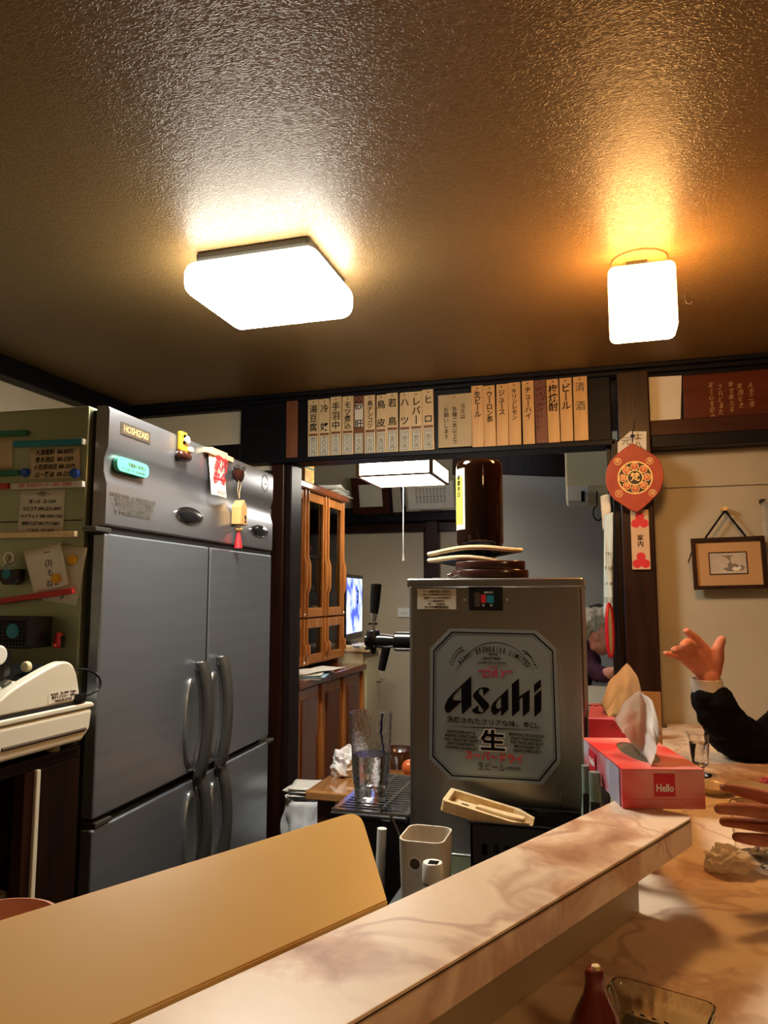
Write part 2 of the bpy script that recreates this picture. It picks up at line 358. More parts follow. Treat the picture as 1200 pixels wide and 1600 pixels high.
def thin(name, c, k=.5, c2=None, rough=.6, gloss=.06):
    """thin sheet that lets light through diffusely"""
    m = bpy.data.materials.new(name); m.use_nodes = True; nt = m.node_tree; N, L = nt.nodes.new, nt.links.new
    out = nt.nodes['Material Output']; nt.nodes.remove(nt.nodes['Principled BSDF'])
    d = N('ShaderNodeBsdfDiffuse'); t = N('ShaderNodeBsdfTranslucent'); g = N('ShaderNodeBsdfGlossy'); a = N('ShaderNodeMixShader'); b = N('ShaderNodeMixShader')
    for q in (d, t): q.inputs[0].default_value = (*c, 1)
    g.inputs['Roughness'].default_value = rough; a.inputs[0].default_value = k; b.inputs[0].default_value = gloss
    if c2:
        tc = N('ShaderNodeTexCoord'); n = N('ShaderNodeTexNoise'); n.inputs['Scale'].default_value = 3; L(tc.outputs['Object'], n.inputs['Vector'])
        rp = N('ShaderNodeValToRGB'); rp.color_ramp.elements[0].position = .35; rp.color_ramp.elements[1].position = .65; rp.color_ramp.elements[0].color = (*c, 1); rp.color_ramp.elements[1].color = (*c2, 1)
        L(n.outputs['Fac'], rp.inputs[0]); L(rp.outputs[0], d.inputs[0]); L(rp.outputs[0], t.inputs[0])
    L(d.outputs[0], a.inputs[1]); L(t.outputs[0], a.inputs[2]); L(a.outputs[0], b.inputs[1]); L(g.outputs[0], b.inputs[2]); L(b.outputs[0], out.inputs[0])
    return m
M['tissue'] = thin('tissue_paper_thin', (.88, .85, .80), .45)
M['peach'] = thin('tissue_paper_peach', (.95, .90, .84), .55)
M['crumple'] = thin('napkin_paper_thin', (.95, .90, .82), .5)
M['yellow_panel'] = thin('yellow_translucent_plastic', (.95, .68, .26), .30, (.92, .62, .20), .35, .05)
# ================================================================== the setting
CEIL = 2.25; WY = 2.53
struct('floor', wbox(-1.95, 2.7, -1.7, 5.2, -.05, 0), M['floor'])
struct('ceiling', wbox(-1.95, 2.7, -1.7, WY + .1, CEIL, CEIL + .05), M['ceiling'])
struct('wall_left', wbox(-1.93, -1.85, -1.7, 5.2, 0, 2.6), M['plaster_left'])
struct('wall_right', wbox(2.6, 2.68, -1.7, 5.2, 0, 2.6), M['plaster'])
struct('wall_front', wbox(-1.95, 2.68, -1.68, -1.6, 0, 2.6), M['plaster'])
struct('trim_1', wbox(-1.85, -1.79, -1.6, WY, 2.185, CEIL), M['dark_wood_x'], .006)
struct('trim_2', wbox(-1.85, 2.6, WY - .055, WY, 2.235, CEIL), M['dark_wood_x'], .004)
struct('trim_3', wbox(-1.85, 2.6, WY - .03, WY, 2.222, 2.238), M['dark_wood_x'], .003)
# back wall: cream plaster above the refrigerators, lapped boards beside the jamb, dark beam, right plaster
struct('wall_back', wbox(-1.85, -1.20, WY + .02, WY + .10, 0, CEIL), M['plaster_left'])
wl = struct('wall_back.001', wbox(-1.32, -1.19, WY + .01, WY + .03, .0, 1.97), M['seal'], label='strip of lapped cream boards beside the dark jamb')
zz = [0.4, .70, .93, 1.10, 1.21, 1.47, 1.50, 1.69, 1.82, 1.94]
for i in range(len(zz) - 1):
    wbox(-1.32, -1.19, WY - .012 + .004 * (i % 2), WY + .012, zz[i] + .006, zz[i + 1]).build('board', M['siding'], wl, .003)
pL = onY(380, 640, WY)
struct('trim_4', wbox(pL.x, .04, WY - .02, WY + .10, 1.995, 2.225), M['dark_wood_x'], .004, label='dark beam that carries the menu boards')
struct('trim_5', wbox(-1.19, .05, WY - .045, WY + .06, 1.985, 2.004), M['dark_wood_x'], .003, label='thin dark rail below the menu boards')
struct('trim_16', wbox(-1.85, pL.x, WY - .015, WY + .02, 1.93, 2.075), M['dark_wood_x'], .003)
struct('trim_17', wbox(-1.85, pL.x + .02, WY - .015, WY + .02, 2.212, 2.23), M['dark_wood_x'], .003)
struct('trim_6', wbox(-1.187, -1.135, WY - .03, WY + .10, 0, 1.985), M['post_wood'], .004, label='dark left jamb of the opening')
struct('trim_7', wbox(-1.135, -1.112, WY - .012, WY + .085, 0, 1.985), M['dark_wood'], .003)
px0 = onY(963, 900, WY - .06).x; 
struct('trim_8', wbox(.058, .158, WY - .07, WY + .06, 0, 2.222), M['post_wood'], .005, label='dark brown post between opening and picture wall')
struct('trim_9', wbox(.036, .058, WY - .045, WY + .09, 0, 2.0), M['dark_wood'], .003)
struct('trim_10', wbox(.020, .036, WY - .005, WY + .09, 0, 2.0), M['dark_wood'], .002)
struct('wall_back.002', wbox(.15, 2.6, WY + .02, WY + .10, 0, CEIL), M['plaster'])
struct('trim_11', wbox(.158, 2.6, WY - .01, WY + .03, 2.012, 2.222), M['dark_wood_x'])
struct('trim_12', wbox(.158, 2.6, WY - .035, WY + .03, 2.008, 2.060), M['red_wood2'], .003, label='red-brown rail under the carved plaque')
struct('trim_13', wbox(.158, 2.6, WY - .06, WY + .03, 1.965, 2.006), M['dark_wood_x'], .003)
sm = onY(1100, 759, WY + .02).z
struct('trim_18', wbox(.158, 2.6, WY + .012, WY + .022, sm - .003, sm + .003), M['siding'], label='fine seam strip across the cream wall')
# back room
BZ = 2.46
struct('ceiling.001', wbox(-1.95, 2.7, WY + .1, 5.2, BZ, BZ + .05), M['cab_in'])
struct('wall_back.003', wbox(-1.85, 2.6, 4.50, 4.58, 0, BZ), M['plaster_room'], label='beige far wall of the back room')
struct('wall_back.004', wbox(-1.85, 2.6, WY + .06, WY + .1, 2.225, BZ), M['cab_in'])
a = onY(690, 800, 4.46)
zb = onY(600, 806, 4.46).z; zt = onY(600, 822, 4.46).z
struct('trim_14', wbox(-1.85, onY(784, 800, 4.4).x, 4.40, 4.50, zt + .02, zb + .05), M['dark_wood_x'], .004, label='dark picture rail across the back room')
struct('trim_15', wbox(onY(667, 850, 4.46).x, onY(686, 850, 4.46).x, 4.42, 4.50, .3, zt + .02), M['post_wood'], .004)
struct('trim_19', wbox(-1.85, onY(784, 800, 4.4).x, 4.47, 4.50, zt - .04, zt + .02), M['post_wood'], .003)
xp = onY(665, 850, 4.48).x
struct('trim_20', wbox(xp - .012, xp + .01, 4.47, 4.50, .3, zt - .02), M['post_wood'], .002)
# pale boarded wall that runs back to the right
p0 = onY(700, 900, 3.90); p1 = onY(965, 900, 4.38)
ex = Vector((p1.x - p0.x, p1.y - p0.y, 0)).normalized(); nn = Vector((-ex.y, ex.x, 0))
Mw = frame(Vector((p0.x, p0.y, 0)), ex, nn, (0, 0, 1))
wlen = (Vector((p1.x, p1.y)) - Vector((p0.x, p0.y))).length
ztop = onP(785, 742, Vector((p0.x, p0.y, 0)), nn).z
x785 = (Mw.inverted() @ onP(720, 900, Vector((p0.x, p0.y, 0)), nn)).x
struct('wall_back.005', MB(Mw).box(x785, wlen + .6, 0, .05, 0, ztop), M['pale_board'], label='pale grey partition behind the beer dispenser')
struct('trim_21', MB(Mw).box(x785 - .02, wlen + .6, -.02, .07, ztop, ztop + .13), M['post_wood'], .004)

# ================================================================== ceiling lights
t = thing('ceiling_light', 'square white glowing ceiling light on a thin bronze base', 'lamp', (-.705, 1.47, CEIL))
wbox(-.842, -.572, 1.366, 1.60, CEIL - .024, CEIL).build('base_plate', M['lampbase'], t, .008)
wbox(-.866, -.548, 1.343, 1.606, 2.148, CEIL - .024).build('diffuser', M['lampglow'], t, .030, 5, smooth=True)
t = thing('ceiling_light', 'small warm glowing cube light near the orange patch of ceiling', 'lamp', (.10, 1.63, CEIL))
wbox(.070, .115, 1.680, 1.699, 2.212, CEIL).build('bracket', M['lampbase'], t, .002)
MB().lathe([(.0, 0), (.060, 0), (.062, .004), (0, .004)], (.098, 1.69, CEIL - .004), 40).build('ceiling_plate', M['ceiling'], t)
wbox(.029, .168, 1.612, 1.70, 2.06, 2.212).build('glass_shade', M['warmglow'], t, .014, 4, smooth=True)
t = thing('ceiling_light', 'warm ceiling light above the customers, behind the viewpoint', 'lamp', (.75, -.35, CEIL))
wbox(.68, .82, -.42, -.28, CEIL - .03, CEIL).build('bracket', M['lampbase'], t, .003)
wbox(.66, .84, -.44, -.26, CEIL - .19, CEIL - .03).build('glass_shade', M['sideglow'], t, .014, 4, smooth=True)
t = thing('ceiling_light', 'cool white tube light in the back room, hidden behind the beam', 'lamp', (.55, 3.2, 2.46))
wbox(.50, .60, 2.95, 3.35, 2.435, 2.46).build('housing', M['cream'], t, .003)
MB().cyl((.55, 2.97, 2.418), (.55, 3.33, 2.418), .014, seg=16).build('tube', M['coolglow'], t, smooth=True)
h = onZ(1070, 462, CEIL)
MB().tube([(h.x, h.y, CEIL), (h.x, h.y, CEIL - .012), (h.x + .004, h.y + .002, CEIL - .02), (h.x + .014, h.y + .004, CEIL - .021), (h.x + .016, h.y + .004, CEIL - .016)], .0013, 6).build('ceiling_hook', M['chrome'])
tag(bpy.data.objects['ceiling_hook'], 'tiny bent wire hook in the ceiling beside the cube light', 'hook')
# ================================================================== two-door-wide refrigerator on the left
FA = onZ(172, 632, 1.89); FB = onZ(427, 740, 1.89)
fex = Vector((FB.x - FA.x, FB.y - FA.y, 0)).normalized(); fn = fex.cross(Vector((0, 0, 1)))
FM = frame(Vector((FA.x, FA.y, 0)), fex, (0, 0, 1), fn); FMI = FM.inverted(); FW = (Vector((FB.x, FB.y)) - Vector((FA.x, FA.y))).length
def FP(u, v): q = FMI @ onP(u, v, Vector((FA.x, FA.y, 0)), fn); return q.x, q.y
def FT(x, y, z=.0): return FM @ Matrix.Translation((x, y, z))
fr = thing('refrigerator', 'tall stainless steel refrigerator with four doors and chrome handles', 'refrigerator', FM @ Vector((FW / 2, 0, -.4)))
yh = FP(172, 822)[1]           # underside of the hood
yd = FP(165, 833)[1]           # top of the doors
ys = FP(148, 1290)[1]          # split between upper and lower doors
xs = FP(324, 1000)[0]          # split between left and right doors
MB(FM).box(-.012, FW + .008, .06, 1.887, -.80, -.040).build('body', M['steel_side'], fr, .003)
MB(FM).box(.004, FW - .004, .09, 1.88, -.040, -.0285).build('door_seal', M['seal'], fr)
yseam = (FP(135, 808)[1])
MB(FM).box(-.0125, -.0115, yseam - .0012, yseam + .0012, -.78, -.045).build('panel_seam', M['seal'], fr)
g0 = FP(172, 697)[1]; g1 = FP(172, 757)[1]
prof = [(yh, -.002), (yh + .004, 0), (g1, 0), (g1 + .008, -.0025), ((g0 + g1) / 2 - .012, -.0085), ((g0 + g1) / 2 + .014, -.0085), (g0 - .008, -.0025), (g0, 0), (1.878, 0), (1.886, -.003), (1.889, -.010)]
hood = MB(FM); N_ = 2
pts = [(y, z) for y, z in prof] + [(1.889, -.030), (yh, -.030)]
hood.rings([[(x, y, z) for y, z in pts] for x in (0, FW)]).build('hood_panel', M['steel_h'], fr, smooth=True, angle=25)
MB(FM).box(0, FW, yd - .004, yh, -.030, -.006).build('hood_gap', M['seal'], fr)
def door(x0, x1, y0, y1, hinge):
    return MB(FM).box(x0, x1, y0, y1, -.027, 0).build('door', M['steel'], fr, .004, 3)
d1 = door(.000, xs - .006, ys + .012, yd, 0); d2 = door(xs + .006, FW - .004, ys + .010, yd, 1)
d3 = door(.000, xs - .006, .12, ys - .008, 0); d4 = door(xs + .006, FW - .004, .12, ys - .008, 1)
MB(FM).box(xs - .0058, xs + .0058, .13, yd - .002, -.0284, -.003).build('centre_gasket', M['seal'], fr)
MB(FM).box(.01, FW - .01, .0, .10, -.78, -.06).build('plinth', M['black_matte'], fr)
def handle(d, u0, v0, u1, v1, cupside):
    """arched bar standing off the door with a bright cupped plate beside it"""
    x1, y1 = FP(u0, v0); x2, y0 = FP(u1, v1); 
    xb = x2 - .046
    n = 14; pts = []; rr = []
    for i in range(n + 1):
        t = i / n; y = y0 + (y1 - y0) * t; pts.append((xb + .004 * math.sin(math.pi * t), y, .010 + .020 * math.sin(math.pi * t) ** .6)); rr.append(.0160 - .002 * math.sin(math.pi * t))
    h = MB(FM).tube(pts, rr, 12).build('handle', M['handle'], d, smooth=True)
    c = MB(FM); xc = (x1 + xb) / 2 + .002; w = (xb - x1) / 2 * 1.0
    yc = (y0 + y1) / 2 - .004; hh = (y1 - y0) * .40
    c.rings([[(xc + w * k * math.cos(a), yc + hh * k * math.sin(a), z) for a in [2 * math.pi * j / 32 for j in range(32)]] for k, z in ((1.0, .0005), (1.0, .004), (.92, .007), (.8, .0045), (.45, .002), (.05, .001))])
    c.build('finger_plate', M['cupsteel'], d, smooth=True, angle=60)
    for yy in (y0 + .006, y1 - .006):
        MB(FM).box(xb - .014, xb + .011, yy - .016, yy + .010, 0, .012).build('handle_mount', M['handle'], d, .004, 3)
handle(d1, 288, 1040, 318, 1204, 0); handle(d2, 325, 1030, 349, 1188, 0)
handle(d3, 286, 1222, 316, 1365, 0); handle(d4, 325, 1207, 348, 1345, 0)
for (u, v) in ((150, 1290), (150, 826), (418, 1160)):
    x, y = FP(u, v)
    MB(FM).box(x - .004, x + .05, y - .005, y + .005, -.030, .002).build('hinge', M['handle'], fr, .002)
# printed things that belong to the refrigerator
def ftext(s, u, v, size, m, bold=0, sx=1, parent=fr, z=.0012, **k):
    x, y = FP(u, v); return text(s, size, FT(x, y, z), m, parent, bold=bold, sx=sx, **k)
x, y = FP(212, 677)
bd = MB(FM).box(x - .058, x + .058, y - .014, y + .014, 0, .0015).build('brand_badge', M['handle'], fr, .001)
MB(FM).box(x - .055, x + .055, y - .0115, y + .0115, .0015, .0018).build('badge_field', M['cab_in'], bd)
text('HOSHIZAKI', .021, FT(x, y, .0021), M['gold'], bd, bold=.012, sx=.9)
ftext('冷凍冷蔵庫 定格電圧 100V 消費電力 使用上の注意\n一、熱いものは入れないでください 扉は静かに\n二、庫内を詰めすぎないでください 冷却不良\n三、フィルターは月に一回掃除すること\n四、異常時は電源を切り販売店へ連絡', 208, 792, .009, M['ink_grey'], sx=.9)
for u, v, w, h in ((296, 806, .070, .021), (405, 830, .068, .018)):
    x, y = FP(u, v)
    w_ = MB(FM).rings([[(x + w * k * math.cos(a), y + h * k * math.sin(a), z) for a in [2 * math.pi * j / 36 for j in range(36)]] for k, z in ((1, 0), (1, .003), (.93, .004), (.88, .003))]).build('control_window', M['chrome'], fr, smooth=True)
    MB(FM).rings([[(x + w * k * math.cos(a), y + h * k * math.sin(a), z) for a in [2 * math.pi * j / 36 for j in range(36)]] for k, z in ((.88, .003), (.8, .0045), (.3, .005))]).build('smoked_lens', M['black'], w_, smooth=True)
x, y = FP(414, 755)
shape('round_mark', [circ(x, y, .026, 36), circ(x, y, .0245, 36)], FM @ Matrix.Translation((0, 0, .0008)), M['ink'], fr)
ftext('eco', 415, 756, .010, M['ink_grey'])

# ---- things stuck on the hood
x, y = FP(206, 731)
t = thing('magnet_label', 'mint green pill-shaped magnetic label on the refrigerator hood', 'magnet', FM @ Vector((x, y, 0)))
n = 12; w, h = .062, .0155
pill = [(x + w - h + h * math.cos(a), y + h * math.sin(a)) for a in [math.pi * (k / n - .5) for k in range(n + 1)]] + [(x - w + h + h * math.cos(a), y + h * math.sin(a)) for a in [math.pi * (k / n + .5) for k in range(n + 1)]]
MB(FM).prism(pill, -.006, .005).build('label_plate', M['mint'], t, .001)
text('冷蔵庫の修理は', .010, FT(x + .012, y + .003, .0052), M['ink_grey'], t); text('サービスセンター 0120-00-0000', .0065, FT(x, y - .0085, .0052), M['ink_grey'], t)
# yellow laughing-figure magnet on brown base
x, y = FP(281, 699)
t = thing('figurine_magnet', 'small yellow figure magnet seated on a brown bale on the hood', 'magnet', FM @ Vector((x, y, 0)))
MB(FM).box(x - .018, x + .020, y - .012, y + .038, 0, .014).build('yellow_figure', M['yellow_pl'], t, .006, 3)
MB(FM).ball((x + .004, y + .018, .016), .012, sc=(1, 1, .6)).build('figure_face', M['cream'], t, smooth=True)
MB(FM).capsule((x - .016, y - .022, .010), (x + .020, y - .022, .010), .012, .012).build('brown_bale', M['lacquer'], t, smooth=True)
MB(FM).ball((x + .022, y - .004, .016), .009).build('sack', M['cream'], t, smooth=True)
for dx, dy in ((-.006, .026), (.008, .030), (-.008, .010)): MB(FM).ball((x + dx, y + dy, .016), .004).build('spot', M['ink'], t)
# clip bar with red printed slip
xa, ya = FP(316, 702); xb, yb = FP(358, 720)
t = thing('magnet_clip', 'cream magnetic bar clip holding the red printed slip on the hood', 'clip', FM @ Vector((xa, ya, 0)))
MB(FM).box(xa, xb, (ya + yb) / 2 - .007, (ya + yb) / 2 + .007, 0, .014).build('bar', M['pine'], t, .001)
MB(FM).box(xa + .035, xb - .03, (ya + yb) / 2 + .007, (ya + yb) / 2 + .014, 0, .010).build('clip_tab', M['tan_card'], t, .001)
t = thing('printed_slip', 'white slip with large red characters hanging from the cream clip', 'paper', FM @ Vector((xa + .06, ya - .06, 0)))
sx0, sx1, sy0, sy1 = xa + .025, xa + .115, ya - .115, (ya + yb) / 2 - .006
MB(FM).grid(lambda a, b: (sx0 + (sx1 - sx0) * a, sy0 + (sy1 - sy0) * b, .005 + .012 * (1 - b) + .004 * math.sin(a * 3)), 6, 8).build('sheet', M['paper'], t, solid=.0004)
text('家内\n安全', .045, FM @ Matrix.Translation(((sx0 + sx1) / 2, (sy0 + sy1) / 2 + .008, .0195)) @ Matrix.Rotation(R(6), 4, 'X'), M['red_ink'], t, bold=.03, sx=.85)
text('あけぼの', .012, FM @ Matrix.Translation(((sx0 + sx1) / 2, sy0 + .010, .0235)), M['red_ink'], t)
# brown bird magnet, string, wooden house charm and red tassel
x, y = FP(366, 741)
t = thing('bird_magnet', 'brown boat-shaped magnet with two dark birds on the hood', 'magnet', FM @ Vector((x, y, 0)))
MB(FM).rings([[(x + r * math.cos(a), y + yy, .014 + .6 * r * math.sin(a)) for a in [2 * math.pi * j / 20 for j in range(20)]] for r, yy in ((.006, -.024), (.020, -.016), (.026, .000), (.027, .008))]).build('hull', M['lacquer'], t, smooth=True)
for dx in (-.020, .018):
    b_ = MB(FM).ball((x + dx, y + .014, .016), .009, sc=(1.1, .9, 1)).build('bird_body', M['hair_dark'], t, smooth=True)
    MB(FM).ball((x + dx + .008, y + .022, .018), .005).build('bird_head', M['hair_dark'], b_, smooth=True)
xc, yc = FP(366, 803)
t = thing('wooden_charm', 'wooden house-shaped charm with red tassel hanging on a loop of string', 'charm', FM @ Vector((xc, yc, 0)))
MB(FM).tube([(x - .008, y - .01, .02), (x - .006, y - .05, .014), (xc + .002, yc + .044, .014)], .0012, 6).build('string', M['tan_card'], t)
MB(FM).tube([(x + .014, y - .01, .02), (x + .008, y - .05, .014), (xc + .002, yc + .044, .014)], .0012, 6).build('string', M['tan_card'], t)
MB(FM).prism([(xc - .022, yc - .032), (xc + .024, yc - .032), (xc + .024, yc + .018), (xc + .001, yc + .040), (xc - .022, yc + .018)], .001, .030).build('house_body', M['pine_warm'], t, .002)
MB(FM).cyl((xc + .010, yc - .010, .030), (xc + .010, yc - .010, .0308), .006, seg=14).build('hole', M['seal'], t)
MB(FM).cyl((xc + .010, yc - .022, .030), (xc + .010, yc - .022, .0308), .004, seg=14).build('hole', M['seal'], t)
MB(FM).ball((xc + .001, yc - .044, .014), .012, sc=(1, .7, 1)).build('bell', M['gold'], t, smooth=True)
MB(FM).tube([(xc + .001, yc - .052, .014), (xc + .001, yc - .066, .014), (xc + .001, yc - .098, .014)], [.004, .007, .012], 12).build('tassel', M['red_ink'], t, smooth=True)

# ---- things stuck on the refrigerator's near side panel
so = FM @ Vector((-.012, 0, 0))
SEX = -fn; SN = -fex                       # right direction on this side runs towards the front edge
SMt = frame(so, -SEX, (0, 0, 1), SN)
SMI = SMt.inverted()
def SP(u, v): q = SMI @ onP(u, v, so, SN); return q.x, q.y
def ST(x, y, z=0, rot=0): return SMt @ Matrix.Translation((x, y, z)) @ Matrix.Rotation(rot, 4, 'Z')
def strip(name, label, cat, p, q, hh, m, dep=.010, z=0.0006, endm=None):
    (x0, y0), (x1, y1) = SP(*p), SP(*q); L_ = math.hypot(x1 - x0, y1 - y0); an = math.atan2(y1 - y0, x1 - x0)
    t = thing(name, label, cat, SMt @ Vector(((x0 + x1) / 2, (y0 + y1) / 2, 0)))
    Mx = ST((x0 + x1) / 2, (y0 + y1) / 2, 0, an)
    MB(Mx).box(-L_ / 2, L_ / 2, -hh / 2, hh / 2, z, z + dep).build('bar', m, t, .0015)
    if endm: MB(Mx).box(L_ / 2, L_ / 2 + .004, -hh / 2, hh / 2, z, z + dep).build('end_cap', endm, t, .001)
    return t, Mx
strip('magnet_strip', 'green magnetic strip highest on the refrigerator side, cut by the frame', 'magnet', (-40, 680), (45, 677), .011, M['green'])
strip('magnet_strip', 'long teal magnetic strip above the tan phone list', 'magnet', (25, 695), (132, 691), .012, M['teal'], endm=M['white'])
strip('magnet_strip', 'green magnetic strip level with the blue round magnets', 'magnet', (-40, 743), (34, 739), .011, M['green'])
strip('magnet_strip', 'short dark red magnetic strip left of the printed white one', 'magnet', (-40, 762), (18, 760), .012, M['red_pl'])
t, Mx = strip('magnet_strip', 'white magnetic strip with small red print above the lower phone list', 'magnet', (21, 761), (131, 757), .012, M['memo_white'], endm=M['white'])
text('酒類  食品卸売センター 電話   営業所', .008, Mx @ Matrix.Translation((0, 0, .0108)), M['red_ink'], t, sx=.95)
strip('wooden_rail', 'pale wooden magnetic rail under the lower phone list', 'rail', (-40, 838), (123, 835), .012, M['pine'], dep=.014)
strip('magnet_strip', 'long slanted red magnetic strip across the two pinned notes', 'magnet', (-40, 946), (120, 923), .012, M['red_pl'], dep=.011, z=.004)
def sheet(label, pts, m, z, lines, size, curl=0, name='note', tm=None, lx=0):
    P_ = [SP(*p) for p in pts]       # tl, tr, br, bl
    c = SMt @ Vector((sum(p[0] for p in P_) / 4, sum(p[1] for p in P_) / 4, 0))
    t = thing(name, label, 'paper', c)
    def fnn(a, b):
        x = (P_[3][0] * (1 - a) + P_[2][0] * a) * (1 - b) + (P_[0][0] * (1 - a) + P_[1][0] * a) * b
        y = (P_[3][1] * (1 - a) + P_[2][1] * a) * (1 - b) + (P_[0][1] * (1 - a) + P_[1][1] * a) * b
        return (x, y, z + curl * (abs(a - .5) * 2) ** 3 * (.4 + .6 * b))
    MB(SMt).grid(fnn, 10, 6).build('sheet', m, t, solid=.0002, smooth=True)
    ln = len(lines); ht = P_[0][1] - P_[3][1]
    for i, s_ in enumerate(lines):
        b = 1 - (i + .6) / (ln + .2); q = fnn(.5 + lx, b)
        an = math.atan2(P_[1][1] - P_[0][1], P_[1][0] - P_[0][0])
        text(s_, size, SMt @ Matrix.Translation((q[0], q[1], z + .0006)) @ Matrix.Rotation(an, 4, 'Z'), tm or M['ink'], t, shear=.15, sx=.9, bold=.012)
    return t
sheet('tan phone list held between the teal strip and blue magnets', [(46, 702), (126, 698), (125, 748), (44, 749)], M['memo'], .0008,
      ['大鳥燃料  88-0092', '青木酒店  88-2289', '小笠原肉店 88-2079', '山一醤油  88-2202'], .0128)
sheet('tan note at the left edge below the highest green strip', [(-45, 686), (22, 683), (20, 734), (-45, 737)], M['memo'], .0008, ['     -2287', '     -2091', '      -28'], .012)
sheet('grey-white phone list under the printed white strip', [(33, 766), (103, 765), (99, 836), (27, 838)], M['memo_white'], .0008,
      ['一代行一', 'ほっぷ   22 1524', 'エビスヤ 090-2212-0097', 'ハイウェイ 090-3030-1566', '更科そば 090-7717-8801', '三五や   22 1877'], .0098)
sheet('white note pinned behind, reaching lower right under the round magnets', [(76, 850), (137, 856), (120, 946), (66, 938)], M['memo_white'], .0010, ['', '', '', '', '', '   〆'], .012, name='note')
sheet('curled white note pinned in front by a yellow round magnet', [(45, 862), (102, 848), (112, 912), (58, 930)], M['paper'], .0040, ['一', '(3)', 'も', 'ね 2'], .017, .012, tm=M['ink_grey'])
def round_magnet(label, u, v, r, m, z):
    x, y = SP(u, v); t = thing('round_magnet', label, 'magnet', SMt @ Vector((x, y, 0)))
    MB(ST(x, y, z)).lathe([(r, 0), (r, .005), (r * .9, .008), (r * .72, .0085), (r * .66, .0075), (.001, .007)], seg=28).build('button', m, t, smooth=True, angle=50)
round_magnet('blue round magnet at the left corner of the tan phone list', 42, 739, .0092, M['blue_pl'], .001)
round_magnet('blue round magnet at the right corner of the tan phone list', 119, 740, .0102, M['blue_pl'], .001)
round_magnet('yellow round magnet, upper right of the pinned notes', 115, 875, .0100, M['yellow_pl'], .0014)
round_magnet('yellow round magnet, lower left on the curled note', 92, 904, .0100, M['yellow_pl'], .0046)
# bulldog clip with black pouch
x, y = SP(24, 888)
t = thing('magnet_pouch', 'black pouch hanging from a clear-topped green clip on the refrigerator side', 'clip', SMt @ Vector((x, y, 0)))
MB(ST(x, y)).prism([(-.024, -.004), (.028, -.002), (.026, -.026), (.016, -.034), (-.012, -.034), (-.022, -.026)], .002, .020).build('pouch', M['black'], t, .003)
MB(ST(x, y)).box(-.021, .014, -.004, .002, .020, .026).build('clip_jaw', M['green_glass'], t, .001)
MB(ST(x, y)).tube([(-.003, .002, .022), (-.003, .016, .018), (-.003, .024, .014)], .0025, 8).build('clip_lever', M['chrome'], t)
MB(ST(x, y)).tube([(-.003 + .011 * math.cos(a), .020 + .011 * math.sin(a), .016) for a in [2 * math.pi * k / 14 for k in range(14)]], .0022, 6, True).build('clip_ring', M['chrome'], t, smooth=True)
MB(ST(x, y)).lathe([(.010, 0), (.010, .001), (.001, .001)], (-.004, -.012, .020), 20).build('blue_disc', M['teal'], t)
# black basket with a round teal sticker
x0, y1 = SP(-40, 962); x1, y0 = SP(80, 1010)
t = thing('magnet_basket', 'black mesh basket with a round teal sticker, on the refrigerator side', 'basket', SMt @ Vector(((x0 + x1) / 2, y0, 0)))
bz = .07
MB(SMt).box(x0, x1, y0, y0 + .003, 0, bz).build('basket_floor', M['black'], t)
MB(SMt).box(x0, x1, y0, y1, 0, .002).build('back_plate', M['black'], t)
MB(SMt).box(x1 - .003, x1, y0, y1, 0.002, bz).build('side_panel', M['black'], t)
MB(SMt).box(x0, x1, y1 - .006, y1, bz - .004, bz).build('rim', M['black'], t); MB(SMt).box(x0, x1, y0, y0 + .006, bz - .004, bz).build('rim', M['black'], t)
k = 0
gx = x0
gm = MB(SMt)
while gx < x1 - .004:
    gm.box(gx, gx + .002, y0 + .005, y1 - .005, bz - .003, bz - .001); gx += .0072
gy = y0 + .010
while gy < y1 - .008: gm.box(x0, x1 - .003, gy, gy + .0018, bz - .003, bz - .001); gy += .0075
g_ = gm.build('mesh_front', M['black'], t); g_['kind'] = 'stuff'
_q = SMI @ onP(20, 986, so + SN * bz, SN); xx, yy = _q.x + .002, _q.y; MB(ST(xx - .002, yy, bz)).lathe([(.014, -.001), (.014, .001), (.001, .001)], seg=24).build('teal_sticker', M['teal'], t)
# red hooked magnet
x, y = SP(95, 1000)
t = thing('magnet_hook', 'red plastic magnetic hook beside the black basket', 'hook', SMt @ Vector((x, y, 0)))
MB(ST(x, y)).capsule((0, -.008, .006), (0, .010, .006), .009, .007).build('hook_body', M['red_pl'], t, smooth=True)
MB(ST(x, y)).tube([(0, -.006, .012), (0, -.012, .018), (0, -.006, .022)], .002, 8).build('hook_tip', M['red_pl'], t)
MB(ST(x, y)).box(.004, .010, -.014, .008, 0, .010).build('magnet_block', M['black'], t, .001)

# ================================================================== register and what it stands on
RX = -.945
def RPt(u, v): return onX(u, v, RX)
by = RPt(147, 1095).y
drw = [(0.70, 1.262), (by - .01, 1.262)]
zt = RPt(146, 1096).z; zs = RPt(146, 1106).z; zbk = RPt(118, 1160).z
t = thing('cash_register', 'cream cash register with sloped side beside the refrigerator', 'register', (RX - .17, .95, zbk))
y0r = .66; X0r = RX - .36
